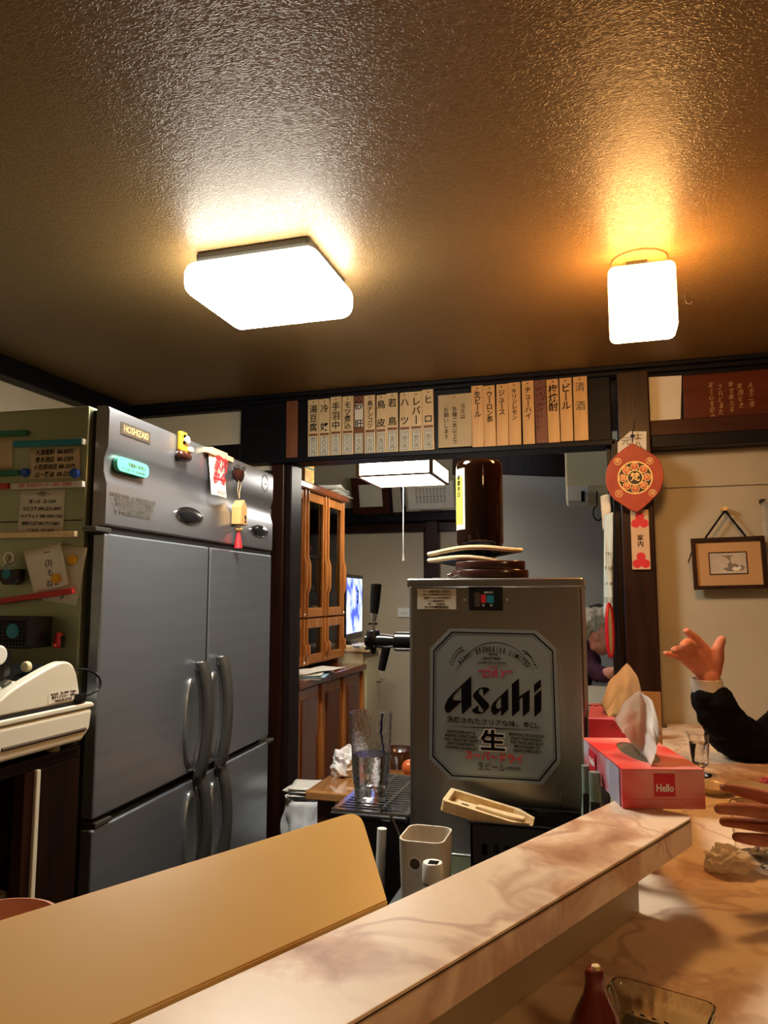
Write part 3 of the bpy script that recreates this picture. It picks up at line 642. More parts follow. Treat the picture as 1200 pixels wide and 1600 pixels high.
# drawer unit: profile in (y,z), extruded in x
def xprism(pts, x0, x1, name, m, parent, bevel=0, smooth=False):
    mb = MB(frame((0, 0, 0), (0, 1, 0), (0, 0, 1), (1, 0, 0))); mb.prism(pts, x0, x1); return mb.build(name, m, parent, bevel, 3, smooth=smooth)
yb2 = RPt(138, 1150).y
xprism([(y0r, zbk), (by - .03, zbk), (by - .008, zbk + .018), (by - .003, zs), (y0r, zs)], X0r, RX, 'drawer_unit', M['cream'], t, .006)
xprism([(y0r, zs + .002), (by, zs + .002), (by, zt - .004), (by - .006, zt), (y0r, zt)], X0r, RX + .001, 'lid_plate', M['cream'], t, .004)
sl0 = RPt(2, 1172); sl1 = RPt(133, 1139)
MB().tube([(RX + .0005, sl0.y, sl0.z), (RX + .0005, sl1.y, sl1.z)], .0032, 8).build('slot', M['cab_in'], t)
MB().box(X0r + .02, RX - .004, y0r, by - .02, zt, zt + .005).build('dark_joint', M['black_matte'], t)
tp = [RPt(u, v) for u, v in ((0, 1099), (20, 1081), (50, 1061), (96, 1035), (112, 1033), (122, 1043), (127, 1066), (129, 1086))]
side = [(q.y, q.z) for q in tp]
for _k in range(2): side = [side[0]] + [(a_[0] * w_ + b2_[0] * (1 - w_), a_[1] * w_ + b2_[1] * (1 - w_)) for a_, b2_ in zip(side, side[1:]) for w_ in (.75, .25)] + [side[-1]]
side = [(y0r, zt + .016)] + side + [(side[-1][0], zt + .005), (y0r, zt + .005)]
xprism(side, RX - .028, RX - .006, 'side_cheek', M['cream'], t, .004)
# recessed keyboard deck and rear housing between the cheeks
xprism([(y0r, zt + .016), (tp[0].y, tp[0].z - .001), (tp[2].y, tp[2].z - .004), (tp[2].y + .004, zt + .005), (y0r, zt + .005)], X0r + .02, RX - .028, 'keyboard_deck', M['cream'], t, .002)
xprism([(tp[2].y + .004, zt + .005), (tp[2].y + .004, tp[2].z - .002), (tp[3].y, tp[3].z - .004), (tp[5].y, tp[5].z - .004), (tp[6].y, zt + .005)], X0r + .02, RX - .028, 'printer_housing', M['black'], t, .004)
xprism(side, X0r, X0r + .02, 'side_cheek', M['cream'], t, .004)
kd0 = Vector((0, y0r + .03, zt + .012)); kd1 = Vector((0, tp[1].y + .03, tp[1].z - .002))
sl = Vector((0, tp[2].y - tp[0].y, tp[2].z - .004 - tp[0].z + .001)).normalized()
for i in range(9):
    for j in range(5):
        c = Vector((RX - .045 - .030 * i, tp[2].y, tp[2].z - .004)) - sl * (.024 * j + .016)
        Mk = frame(c, (1, 0, 0), sl, Vector((1, 0, 0)).cross(sl))
        MB(Mk).box(-.011, .011, -.008, .008, 0, .007).build('key', M['handle'] if (i * 7 + j * 3) % 5 == 0 else (M['memo_white'] if (i + j) % 3 else M['memo']), t, .0015)
kn = atD(40, 1042, 1.30)
MB().cyl((kn.x, kn.y - .004, kn.z), (kn.x, kn.y + .006, kn.z), .0085, .010, 20).build('lock_knob', M['cream_old'], t, .002)
lb = RPt(103, 1088)
l_ = MB().box(RX - .006, RX - .0055, lb.y - .038, lb.y + .038, lb.z - .009, lb.z + .009).build('rating_label', M['paper'], t)
text('MODEL  TK-2000  Tokyo\n電子レジスター  100V\nMADE IN JAPAN', .0062, frame((RX - .0052, lb.y, lb.z), (0, 1, 0), (0, 0, 1), (1, 0, 0)), M['navy'], l_)
cb = RPt(128, 1090)
cpt = [Vector(q) for q in ((RX - .004, cb.y - .01, cb.z), (RX - .004, cb.y + .03, cb.z + .001), (RX - .004, cb.y + .060, cb.z + .012), (RX - .008, cb.y + .058, cb.z + .034), (RX - .018, cb.y + .036, cb.z + .048), (RX - .040, cb.y + .012, cb.z + .050), (RX - .06, cb.y + .004, cb.z + .046))]
for _k in range(2): cpt = [cpt[0]] + [a_ * w_ + b2_ * (1 - w_) for a_, b2_ in zip(cpt, cpt[1:]) for w_ in (.75, .25)] + [cpt[-1]]
MB().tube(cpt, .0022, 8).build('cable', M['black'], t, smooth=True)
MB().box(RX - .012, RX + .002, cb.y - .014, cb.y + .012, cb.z - .007, cb.z + .008).build('cable_plug', M['black'], t, .002)
for yy in (by - .07, y0r + .05): MB().cyl((RX - .03, yy, zbk - .012), (RX - .03, yy, zbk), .012, seg=14).build('foot', M['cream_old'], t)
zc = zbk - .012
w = atD(-7, 1024, 1.25)
t = thing('paper_roll', 'white rounded roll at the left edge above the register keys', 'roll', w)
MB().cyl((w.x - .05, w.y, w.z), (w.x + .010, w.y, w.z), .017, seg=28).build('roll', M['white'], t, .003, smooth=True)
MB().cyl((w.x - .06, w.y, w.z), (w.x - .049, w.y, w.z), .004, seg=12).build('spindle', M['black'], t)
MB().box(w.x - .06, w.x + .004, w.y + .0172, w.y + .03, w.z - .05, w.z + .006).build('holder', M['black'], t)
# dark cabinet with a glass front under the register
t = thing('display_cabinet', 'dark tall cabinet with white edge strip under the cash register', 'cabinet', (RX - .17, .95, 0))
cy1 = onX(120, 1300, RX - .012).y; cy0 = .56
MB().box(X0r, RX - .012, cy0, cy1, zc - .02, zc).build('cabinet_top', M['dark_wood'], t, .002)
ym = onX(50, 1300, RX - .012).y; yw = onX(57, 1300, RX - .012).y
MB().box(X0r, RX - .012, yw, cy1, 0.02, zc - .02).build('side_panel', wood('red_brown_side', (.006, .004, .003), (.022, .008, .004), .4, spec=.2), t, .002)
MB().box(RX - .026, RX - .008, ym, yw, .02, zc - .02).build('white_edge_strip', M['cream'], t, .002)
MB().box(RX - .035, RX - .012, onX(34, 1300, RX - .012).y, ym, .02, zc - .02).build('door_stile', M['post_wood'], t, .002)
MB().box(X0r, X0r + .02, cy0, ym, .02, zc - .02).build('back_panel', M['siding'], t)
MB().box(X0r, RX - .02, cy0, cy0 + .02, .02, zc - .02).build('side_panel', M['dark_wood'], t)
for z in (.4, .75, .98): MB().box(X0r + .02, RX - .05, cy0 + .02, ym, z, z + .012).build('shelf', M['siding'], t, .001)
a = atD(2, 1350, 1.22)
MB().box(RX - .10, RX - .085, a.y - .02, a.y, .76, 1.10).build('shelf_bracket', M['beige'], t, .001)
for z in (.80, .86, .92, .97, 1.03): MB().box(RX - .085, RX - .083, a.y - .016, a.y - .006, z, z + .012).build('bracket_slot', M['seal'], t)
# ================================================================== wooden menu boards on the beam
BY = WY - .022
def c4(x, y): return 430 + x / 2.4, 580 + y / 2.4      # notes were taken on a 2.4x crop
BOARDS = [
 (128, 167, 110, 330, '湯\n豆\n腐', '四〇〇円', 0), (169, 209, 107, 328, '冷\n \n奴', '三〇〇円', 0), (211, 252, 99, 323, '手\n羽\n中', '三〇〇円', 0),
 (254, 296, 97, 320, 'モ\nツ\n煮\n込', '六〇〇円', 0), (297, 337, 96, 318, '砂\n \n肝', '一七〇円', 1), (338, 379, 93, 318, '鳥\nナ\nン\nコ\nツ', '一七〇円', 0),
 (381, 419, 92, 316, '鳥\n \n皮', '一五〇円', 0), (420, 463, 85, 310, '若\n \n鳥', '一五〇円', 0), (467, 509, 83, 309, 'ハ\n \nツ', '一四〇円', 0),
 (509, 553, 80, 306, 'レ\nバ\n丨', '一四〇円', 0), (555, 597, 72, 303, 'ヒ\n \nロ', '一四〇円', 0),
 (738, 781, 58, 290, '生\nビ\n丨\nル', None, 2), (782, 826, 57, 287, 'ウ\n丨\nロ\nン\n茶', None, 2), (828, 872, 52, 283, 'ジ\nュ\n丨\nス', None, 2),
 (874, 919, 46, 279, 'キ\nリ\nン\nレ\nモ\nン', None, 2), (926, 970, 40, 277, 'チ\nュ\n丨\nハ\nイ', None, 2), (974, 1018, 37, 273, None, None, 3),
 (1019, 1063, 33, 270, '梅\n焼\n酎', None, 2), (1066, 1112, 29, 266, 'ビ\n丨\nル', None, 2), (1116, 1168, 24, 263, '清\n \n酒', None, 4)]
def board(x0, x1, y0, y1, m, label, group):
    tl = onY(*c4(x0, y0), BY); tr = onY(*c4(x1, y0 - (x1 - x0) * .05), BY); bl = onY(*c4(x0 + 1, y1), BY); br = onY(*c4(x1 + 1, y1 - (x1 - x0) * .04), BY)
    xa, xb = tl.x, tr.x; zt, zb = (tl.z + tr.z) / 2, (bl.z + br.z) / 2
    t = thing('menu_board', label, 'menu board', ((xa + xb) / 2, BY, zb), group)
    th = .008 + .002 * random.random(); lean = .003 * random.uniform(-1, 1)
    MB().face([(xa, BY - th, zb), (xb, BY - th, zb), (xb, BY, zb), (xa, BY, zb), (xa + lean, BY - th, zt), (xb + lean, BY - th, zt + .001), (xb + lean, BY, zt), (xa + lean, BY, zt)],
              [(0, 3, 2, 1), (4, 5, 6, 7), (0, 1, 5, 4), (1, 2, 6, 5), (2, 3, 7, 6), (3, 0, 4, 7)]).build('wooden_board', m, t, .0012)
    MB().cyl(((xa + xb) / 2, BY - th - .002, zt - .010), ((xa + xb) / 2, BY - th + .002, zt - .010), .0022, seg=8).build('nail', M['seal'], t)
    return t, xa, xb, zb, zt, BY - th
desc = {0: 'tan wooden menu board reading ', 1: 'red-brown menu board with white slips reading ', 2: 'orange wooden drinks board reading ', 3: '', 4: 'orange wooden drinks board in faded characters reading '}
for x0, x1, y0, y1, s, pr, kd in BOARDS:
    m = {0: M['pine'], 1: M['board_red'], 2: M['pine_warm'], 3: M['board_red'], 4: M['pine_warm']}[kd]
    rd = (s or ''); ROM = {'湯': ('yudofu', 1), '冷': ('hiyayakko', 2), '手': ('tebanaka', 3), 'モ': ('motsunikomi', 4), '砂': ('sunagimo', 5), '鳥ナ': ('tori nankotsu', 6), '鳥皮': ('torikawa', 7), '若': ('wakadori', 8), 'ハ': ('hatsu', 9), 'レ': ('reba', 10), 'ヒ': ('hiro', 11), '生': ('nama biru', 1), 'ウ': ('uroncha', 2), 'ジ': ('jusu', 3), 'キ': ('kirin remon', 4), 'チ': ('chuhai', 5), '梅': ('ume shochu', 7), 'ビ': ('biru', 8), '清': ('seishu', 9)}; ORD = ['', 'first', 'second', 'third', 'fourth', 'fifth', 'sixth', 'seventh', 'eighth', 'ninth', 'tenth', 'eleventh']; rd = (s or '').replace('\n', '').replace(' ', '').replace('丨', 'ー')
    rom = ROM.get(rd[:2]) or ROM.get(rd[:1]) or ('', 0)
    lab = {0: 'tan', 1: 'red-brown white-slipped', 2: 'orange', 4: 'orange faded-lettered', 3: ''}[kd] + (' priced food board reading %s, %s priced board from the left' if pr else ' drinks board reading %s, %s board right of the paper note') % (rom[0], ORD[rom[1]]) if kd != 3 else 'red-brown drinks board with three small columns, between chuhai and ume shochu'
    t, xa, xb, zb, zt, yf = board(x0, x1, y0, y1, m, lab, 'food boards on the beam' if pr else 'drink boards on the beam')
    w = xb - xa; xm = (xa + xb) / 2
    F = lambda x, z, e=.0006: facing_front((x, yf - e, z))
    if pr:
        if kd == 1:
            wbox(xa + .005, xb - .005, yf - .0008, yf, zt - .115, zt - .028).build('white_slip', M['paper'], t)
        n = s.count('\n') + 1
        top = zt - .022; bot = zb + .098; sz = min(.032, (top - bot) / n * 1.02, w * .95)
        for i, ch in enumerate(s.split('\n')):
            if ch.strip():
                z = top - (i + .5) * (top - bot) / n
                text(ch, sz * 1.05, F(xm, z, .0012), M['ink'], t, bold=.010)
        p_ = wbox(xa + .005, xb - .005, yf - .0008, yf, zb + .008, zb + .082).build('price_slip', M['memo_white'], t)
        shape('slip_border', [[(-w / 2 + .007, -.034), (w / 2 - .007, -.034), (w / 2 - .007, .034), (-w / 2 + .007, .034)], [(-w / 2 + .008, -.033), (w / 2 - .008, -.033), (w / 2 - .008, .033), (-w / 2 + .008, .033)]], F(xm, zb + .045, .0012), M['navy'], p_)
        for i, ch in enumerate(pr): text(ch, .0165, F(xm, zb + .070 - i * .0165, .0014), M['ink'], p_)
        wbox(xa + .004, xb - .004, yf - .001, yf, zb + .085, zb + .094).build('brown_tape', M['board_red'], t)
    elif kd == 3:
        for k, (col, n0) in enumerate((('グレープフルーツ', 0), ('レモンサワー', 1), ('ウーロン', 2))):
            for i, ch in enumerate(col.replace('ー', '丨')): text(ch, .0155, F(xm + (k - 1) * .0118, zt - .035 - i * .0185 + .004 * k, .001), M['ink'], t)
    else:
        n = s.count('\n') + 1; top = zt - .022; bot = zb + (.105 if n < 5 and kd == 2 else .085 if kd == 2 else .10)
        sz = min(.034, (top - bot) / n * 1.05, w * .95)
        for i, ch in enumerate(s.split('\n')):
            if ch.strip():
                z = top - (i + .5) * (top - bot) / n
                text(ch, sz, F(xm, z, .0012), M['ink_grey'] if kd == 4 else M['ink'], t, bold=.012 if kd == 2 else .002)
t, xa, xb, zb, zt, yf = board(47, 88, 115, 336, M['board_red'], 'blank brown board at the far left end of the beam', None)
t, xa, xb, zb, zt, yf = board(612, 737, 92, 289, M['memo'], 'wide tan paper note in thin handwriting between food and drink boards', None)
t.name = 'paper_note'; t['category'] = 'note'
for k, col in enumerate(('注文は', '各種二本以上で', 'お願いします')):
    for i, ch in enumerate(col): text(ch, .019, facing_front((xb - .030 - k * .030, yf - .0012, zt - .045 - i * .0195 - .010 * (k > 0))), M['ink'], t)

# ================================================================== carved plaque and blank card on the right
PY = WY - .012
a, b_ = onY(1068, 588, PY), onY(1300, 655, PY)
zt, zb = onY(1068, 588, PY).z, onY(1068, 664, PY).z
t = thing('carved_plaque', 'red-brown wooden plaque carved with thin columns of gold calligraphy', 'plaque', (a.x + .3, PY, zb))
wbox(a.x - .005, a.x + .62, PY - .012, PY + .001, zb, zt).build('wooden_panel', M['red_wood'], t, .003)
cols = [(1172, 602, '人生二度'), (1155, 604, '笑顔なき'), (1141, 601, '幸せ来たる'), (1124, 605, 'されどまた'), (1110, 602, '友と心を交わす')]
for i, (u, v, s_) in enumerate(cols):
    p = onY(u, v, PY - .013)
    for j, ch in enumerate(s_):
        if p.z - j * .0205 > zb + .012: text(ch, .020, facing_front((p.x + .002 * (j % 2), PY - .0126, p.z - j * .0205)), M['gold'], t, shear=.2, bold=-.012, sx=.8)
p = [onY(*q, PY - .014) for q in ((1009, 590), (1065, 587), (1063, 666), (1012, 669))]
t = thing('blank_card', 'blank cream card pinned to the dark lintel beside the plaque', 'card', (p[0].x + .05, PY, p[2].z))
MB().face([(q.x, PY - .016, q.z) for q in p] + [(q.x, PY - .013, q.z) for q in p], [(0, 1, 2, 3), (7, 6, 5, 4), (0, 4, 5, 1), (1, 5, 6, 2), (2, 6, 7, 3), (3, 7, 4, 0)]).build('card_sheet', M['paper'], t)
MB().ball((p[2].x - .010, PY - .0165, p[2].z + .01), .0018).build('pin', M['seal'], t)

# ================================================================== talisman, its slips and charm on the post
TY = WY - .10
def T2(u, v): q = onY(u, v, TY); return q.x, q.z
tal = [(988, 693), (1005, 702), (1024, 713), (1032, 722), (1036, 735), (1037, 749), (1034, 760), (1029, 771), (1015, 785), (1004, 795), (995, 801), (984, 797), (972, 789), (960, 781), (953, 773), (948, 763), (946, 752), (946, 744), (947, 737), (949, 731), (955, 719), (963, 711), (976, 701)]
cx, cz = T2(992, 747)
t = thing('wooden_talisman', 'vermilion lemon-shaped talisman board with dark zodiac roundel hanging on the post', 'talisman', (cx, TY, T2(995, 801)[1]))
k_ = onY(1092, 747, TY).x - onY(992, 747, TY).x; k_ /= 100      # metres per pixel there
bm_ = MB(frame((0, TY, 0), (1, 0, 0), (0, 0, 1), (0, -1, 0))); bm_.prism([T2(*q) for q in tal][::-1], 0, .010); bm_.build('shaped_board', M['talisman'], t, .002)
TM = facing_front((0, TY - .0108, 0)); C_ = lambda r, n=32, dx=0, dz=0: circ(cx + dx, cz + dz, r * k_, n)
shape('dark_ring', [C_(26.5, 40)], TM, M['talis_dark'], t, .0002)
shape('gold_rim', [C_(28, 40), C_(26, 40)], facing_front((0, TY - .0112, 0)), M['gold'], t)
shape('gold_rim', [C_(13, 32), C_(11.5, 32)], facing_front((0, TY - .0114, 0)), M['gold'], t)
text('梵', .030, facing_front((cx, TY - .0118, cz)), M['gold'], t, bold=.01)
for i, ch in enumerate('千子卯辰午申酉戌'):
    a = math.pi / 2 - i * math.pi / 4; dx, dz = 19 * k_ * math.cos(a), 19 * k_ * math.sin(a)
    d_ = shape('zodiac_disc', [C_(6.2, 18, dx, dz)], facing_front((0, TY - .0114, 0)), M['talisman'], t)
    shape('disc_rim', [C_(6.6, 18, dx, dz), C_(5.7, 18, dx, dz)], facing_front((0, TY - .0118, 0)), M['gold'], d_)
    text(ch, .016, facing_front((cx + dx, TY - .0120, cz + dz)), M['gold'], d_)
for u, v, ch in ((965, 722, '家'), (1015, 721, '身'), (967, 772, '災'), (1019, 771, '福')):
    x, z = T2(u, v); d_ = shape('corner_ring', [circ(x, z, 6 * k_, 20), circ(x, z, 5.2 * k_, 20)], facing_front((0, TY - .0108, 0)), M['gold'], t)
    text(ch, .015, facing_front((x, TY - .0110, z)), M['gold'], d_)
x0, z0 = T2(988, 690); 
MB().tube([(x0, TY - .004, z0 - .004), (x0 + .002, TY + .005, z0 + .03), (onY(992, 640, TY).x, TY + .02, onY(992, 655, TY).z), (onY(991, 600, TY + .02).x, TY + .025, onY(991, 590, TY).z)], .0018, 6).build('hanging_wire', M['chrome'], t)
MB().ball((x0 + .001, TY - .001, z0 + .018), .007, sc=(1, 1, .7)).build('cord_knot', M['black_matte'], t)
def slip(label, pts, y, m, lines, size, name='paper_slip', cat='paper'):
    q = [onY(u, v, y) for u, v in pts]
    t = thing(name, label, cat, (q[0].x, y, q[3].z))
    MB().face([(p.x, y, p.z) for p in q] + [(p.x, y + .0008, p.z) for p in q], [(0, 1, 2, 3), (7, 6, 5, 4), (0, 4, 5, 1), (1, 5, 6, 2), (2, 6, 7, 3), (3, 7, 4, 0)]).build('sheet', m, t)
    for u, v, s_ in lines: p = onY(u, v, y); text(s_, size, facing_front((p.x, y - .0006, p.z)), M['ink_grey'], t)
    return t
slip('white slip with fine strokes left behind the talisman top', [(965, 691), (986, 673), (988, 712), (965, 712)], WY - .080, M['paper'], [(978, 690, '元')], .03)
slip('white slip with a small black character right behind the talisman top', [(986, 674), (1010, 674), (1010, 712), (986, 712)], WY - .083, M['paper'], [(997, 682, '士'), (997, 696, '八')], .026)
# red trefoil charm
CY = WY - .075
q = [onY(*p, CY) for p in ((985, 797), (1013, 796), (1016, 889), (989, 890))]
t = thing('fortune_charm', 'narrow wooden charm with two red gourd shapes under the talisman', 'charm', (q[0].x, CY, q[3].z))
xl, xr, z1, z0 = q[3].x - .002, q[1].x, q[0].z, q[3].z; wd_ = xr - xl; xm = (xl + xr) / 2
wbox(xl, xr, CY - .006, CY + .0005, z0, z1).build('wooden_strip', M['tan_card'], t, .001)
for zc_ in (z1 - .036, z0 + .026):
    lob = []
    for k in range(48):
        a = 2 * math.pi * k / 48
        # three-lobed gourd outline
        pts3 = [(0, .014, .0135), (-.0125, -.008, .0135), (.0125, -.008, .0135)]
        r = 0
        for (ox, oz, rr) in pts3:
            bq = math.cos(a) * ox + math.sin(a) * oz; cq = ox * ox + oz * oz - rr * rr; D_ = bq * bq - cq
            if D_ > 0: r = max(r, bq + math.sqrt(D_))
        lob.append((xm + r * math.cos(a), zc_ + max(r, .009) * math.sin(a)))
    shape('red_gourd', [lob], facing_front((0, CY - .0066, 0)), M['red_ink'], t)
for i, ch in enumerate('家内'): text(ch, .020, facing_front((xm, CY - .0068, (z0 + z1) / 2 + .004 - i * .020)), M['ink'], t, bold=.01)
MB().tube([(xl - .012, CY - .002, z1 - .004), (xm, CY - .004, z1 + .006), (xr + .006, CY - .003, z1 - .002)], .002, 6).build('string', M['lacquer'], t)

# ================================================================== framed print
GY = WY - .012
ct = onY(1138, 880, GY); rot = R(-1.2)
kk = (onY(1188, 880, GY).x - onY(1088, 880, GY).x) / 100
GM = frame((ct.x, GY, ct.z), (math.cos(rot), 0, -math.sin(rot)), (math.sin(rot), 0, math.cos(rot)), (0, -1, 0))
t = thing('framed_print', 'small grey etching in a wide tan mount and dark frame on the wall', 'picture', (ct.x, GY, ct.z - .13))
W2, H2 = 57.5 * kk, 44 * kk
def ringf(mb, a, b, w, z0, z1):
    for x0, x1, y0, y1 in ((-a, a, b - w, b), (-a, a, -b, -b + w), (-a, -a + w, -b + w, b - w), (a - w, a, -b + w, b - w)): mb.box(x0, x1, y0, y1, z0, z1)
    return mb
ringf(MB(GM), W2, H2, 6.5 * kk, 0, .016).build('frame', M['post_wood'], t, .001)
MB(GM).box(-W2 + .002, W2 - .002, -H2 + .002, H2 - .002, .001, .006).build('mount', M['mat_board'], t)
pw, ph, ox, oy = 28.5 * kk, 17.5 * kk, -1 * kk, 0
pr_ = MB(GM).box(ox - pw, ox + pw, oy - ph, oy + ph, .006, .0068).build('print', M['etching'], t)
ringf(MB(GM @ Matrix.Translation((ox, oy, 0))), pw + 1.6 * kk, ph + 1.6 * kk, 1.6 * kk, .006, .0078).build('inner_frame', M['post_wood'], t)
Mg = GM @ Matrix.Translation((0, 0, .0070))
tree = [(x * kk, y * kk) for x, y in ((-4, -13), (4, -14), (12, -12), (20, -13), (25, -9), (22, -4), (16, -5), (11, -1), (6, -2), (3, 2), (0, 6), (-4, 10), (-10, 12), (-14, 11), (-9, 13), (-3, 13), (3, 13), (8, 12), (3, 10), (3, 5), (1, 1), (-2, -2), (-1, -7), (-8, -8), (-10, -10), (-6, -11))]
shape('printed_tree', [tree], Mg, mat('print_grey', (.20, .17, .13), .8), pr_, .0002)
shape('printed_blossom', [[(x * kk + 2 * kk, y * kk) for x, y in ((2, -10), (6, -6), (11, -8), (14, -5), (18, -9), (13, -12), (6, -13))]], GM @ Matrix.Translation((0, 0, .0075)), M['paper'], pr_, .0002)
nl = onY(1132, 795, GY)
tl = GM @ Vector((-34 * kk, H2, .006)); tr = GM @ Vector((30 * kk, H2, .006))
for e in (tl, tr): MB().tube([e, (nl.x, GY - .006, nl.z - .006)], .003, 8).build('hanging_cord', M['cloth_black'], t)
MB().tube([GM @ Vector((-W2, 20 * kk, .006)), GM @ Vector((-W2 - 5 * kk, 6 * kk, .004)), GM @ Vector((-W2 - 6 * kk, 2 * kk, .004))], .002, 6).build('cord_end', M['cloth_black'], t)
MB().cyl((nl.x, GY - .014, nl.z), (nl.x, WY + .02, nl.z), .007, .010, 16).build('wall_hook', M['gold'], t)
a = onY(1189, 783, GY); b_ = onY(1215, 900, GY)
t = thing('clear_sleeve', 'strip of crinkled clear film hanging at the right edge of the picture', 'film', (a.x, GY, b_.z))
MB().grid(lambda i, j: (a.x + .08 * i, GY - .004 - .006 * math.sin(i * 9) * math.sin(j * 14), b_.z + (a.z - b_.z) * j), 12, 20).build('film', M['film'], t, solid=.0005, smooth=True)
wbox(a.x, a.x + .012, GY - .008, WY + .02, a.z - .004, a.z + .006).build('clip', M['seal'], t)

# ================================================================== counters
LZ = 1.217; CZ = 1.095
s_ = Vector((.438, .899, 0)).normalized(); n_ = Vector((-s_.y, s_.x, 0))      # along the ledge, and towards the kitchen
E0 = Vector((.1013, 1.0545, 0)); wL = .107
I0 = E0 + n_ * wL
q_ = Vector((-.218, .976, 0)).normalized()
def lp(a, b): v = E0 + s_ * a + n_ * b; return (v.x, v.y)
LT = .034
t = thing('raised_ledge', 'cream marble-patterned laminate ledge running along the customer counter', 'counter', (0, .8, CZ))
r_ = .012
MB().prism([lp(-2.2, 0), lp(-r_, 0), lp(-r_ * .3, r_ * .3), lp(0, r_), lp(0, wL), lp(-2.2, wL)], LZ - .003, LZ).build('ledge_top', M['laminate'], t, .001)
MB().prism([lp(-2.2, .0022), lp(-r_, .0022), lp(-.002, r_), lp(-.002, wL - .002), lp(-2.2, wL - .002)], LZ - .0052, LZ - .0031).build('dark_seam', M['seal'], t)
MB().prism([lp(-2.2, 0), lp(-r_, 0), lp(-r_ * .3, r_ * .3), lp(0, r_), lp(0, wL), lp(-2.2, wL)], LZ - LT, LZ - .0053).build('ledge_edge', M['laminate'], t, .001)
MB().prism([lp(-2.2, .060), lp(-.040, .060), lp(-.040, wL - .008), lp(-2.2, wL - .008)], CZ, LZ - LT).build('upstand_panel', M['lam_edge'], t, .001)
c0 = Vector((.014, 1.060, 0)); e_ = Vector((q_.y, -q_.x, 0))
def rp_(a, b): v = c0 + q_ * a + e_ * b; return (v.x, v.y)
t = thing('return_ledge', 'marble-patterned ledge section carrying the tissue boxes towards the post', 'counter', (0, 1.5, CZ))
MB().prism([(.012, 1.160), (.070, 1.160), (.058, 1.30), (.055, 1.90), (-.028, 1.90), (-.028, 1.42), (-.004, 1.30)], LZ - LT, LZ - .0004).build('ledge_top', M['laminate'], t, .002)
MB().prism([(.020, 1.20), (.045, 1.20), (.038, 1.88), (-.015, 1.88), (.004, 1.32)], CZ, LZ - LT).build('upstand_panel', M['lam_edge'], t)
t = thing('customer_counter', 'orange-lit marble-patterned customer counter running back to the wall', 'counter', (.9, 1.0, 0))
cp = [lp(-2.2, .085), lp(-.03, .085), (.012, 1.16), (.002, 1.31), (-.022, 1.42), (-.022, 2.02), (.0, WY - .08), (.17, WY - .078), (.17, WY + .015), (.64, WY + .015), (.62, 1.35), lp(.05, -.45), lp(-2.2, -.45)]
def ins(px_, k): return px_
MB().prism(cp, CZ - .035, CZ - .0005).build('counter_top', M['laminate'], t, .003)
MB().prism([lp(-2.2, .075), lp(-.06, .075), lp(-.06, .025), lp(-2.2, .025)], 0, CZ - .035).build('counter_front', M['dark_wood'], t)
MB().prism([(.30, 1.5), (.34, 1.5), (.34, 2.4), (.30, 2.4)], 0, CZ - .035).build('counter_support', M['dark_wood'], t)

# yellow leaning guard on the kitchen side
B0 = onZ(609, 1410, LZ); ca_, aa_, ha_ = .070, .104, .046
up_ = n_ * aa_ + Vector((0, 0, ha_)); hp = up_.length; up_.normalize()
Mp = frame(B0, -s_, up_, (-s_).cross(up_))
ed = Vector((-ca_, hp)).normalized(); co = Vector((-ca_, hp)); pa = co - ed * .026; pb = co + Vector((.026, 0))
poly = [(0, 0)] + [tuple(pa * (1 - k) ** 2 + co * 2 * k * (1 - k) + pb * k * k) for k in [q / 8 for q in range(9)]] + [(1.6, hp), (1.6, 0)]
t = thing('splash_guard', 'tan yellow plastic guard panel leaning along the ledge on the kitchen side', 'panel', B0 + Vector((-.2, -.4, -.1)))
# keep it clear of the ledge by 4 mm
Mp = Matrix.Translation(n_ * .004) @ Mp
MB(Mp).prism(poly, -.0015, .0015).build('guard_sheet', M['yellow_panel'], t, .0006)
Mv = frame(B0 + n_ * .004 + Vector((0, 0, 0)), -s_, (0, 0, 1), (-s_).cross(Vector((0, 0, 1))))
MB(Mv).box(0, 1.6, -.14, .0005, -.0015, .0015).build('lower_skirt', M['yellow_panel'], t, .0006)
# ================================================================== tissue boxes
def tissue_box(label, M0, L, W, H, mtop, mfront, mside, grp):
    """M0: origin at the near left bottom corner, x across, y along, z up"""
    t = thing('tissue_box', label, 'tissue box', M0 @ Vector((W / 2, L / 2, 0)), grp)
    MB(M0).box(.0008, W - .0008, .0008, L - .0008, 0, H - .0010).build('carton', mside, t, .0015)
    cu = [(0, 0), (W, 0), (W, L), (0, L)]
    slot = [(W / 2 + W * .21 * math.cos(a) * (1 if abs(math.sin(a)) < .9 else 1), L / 2 + L * .34 * math.sin(a)) for a in [2 * math.pi * k / 32 for k in range(32)]]
    shape('top_panel', [cu, slot], M0 @ Matrix.Translation((0, 0, H - .0002)), mtop, t, .0005)
    MB(M0).box(W * .29, W * .71, L * .17, L * .83, H - .0016, H - .00072).build('slot_film', mat('slot_film', (.10, .075, .045), .6), t)
    MB(M0).box(0, W, 0, .0008, 0, H).build('end_panel', mfront, t)
    MB(M0).box(0, W, -.0004, .0002, H * .24, H * .245).build('flap_seam', M['red_ink'], t)
    return t
BM = frame((c0.x, c0.y, LZ + .0004), e_, q_, (0, 0, 1))
ce = (Vector((.119, 1.088, 0)) - c0); WB = ce.length
exb = ce.normalized(); eyb = Vector((-exb.y, exb.x, 0))
BM = frame((c0.x, c0.y, LZ + .0006), exb, eyb, (0, 0, 1))
t = tissue_box('red and pink marbled tissue box with a white script name, at the ledge end', BM, .215, WB, .0505, M['box_red'], M['box_pale'], M['box_grey'], None)
lx, lz_ = WB * .475 + .006, .0305
FMx = BM @ frame((0, 0, 0), (1, 0, 0), (0, 0, 1), (0, -1, 0))
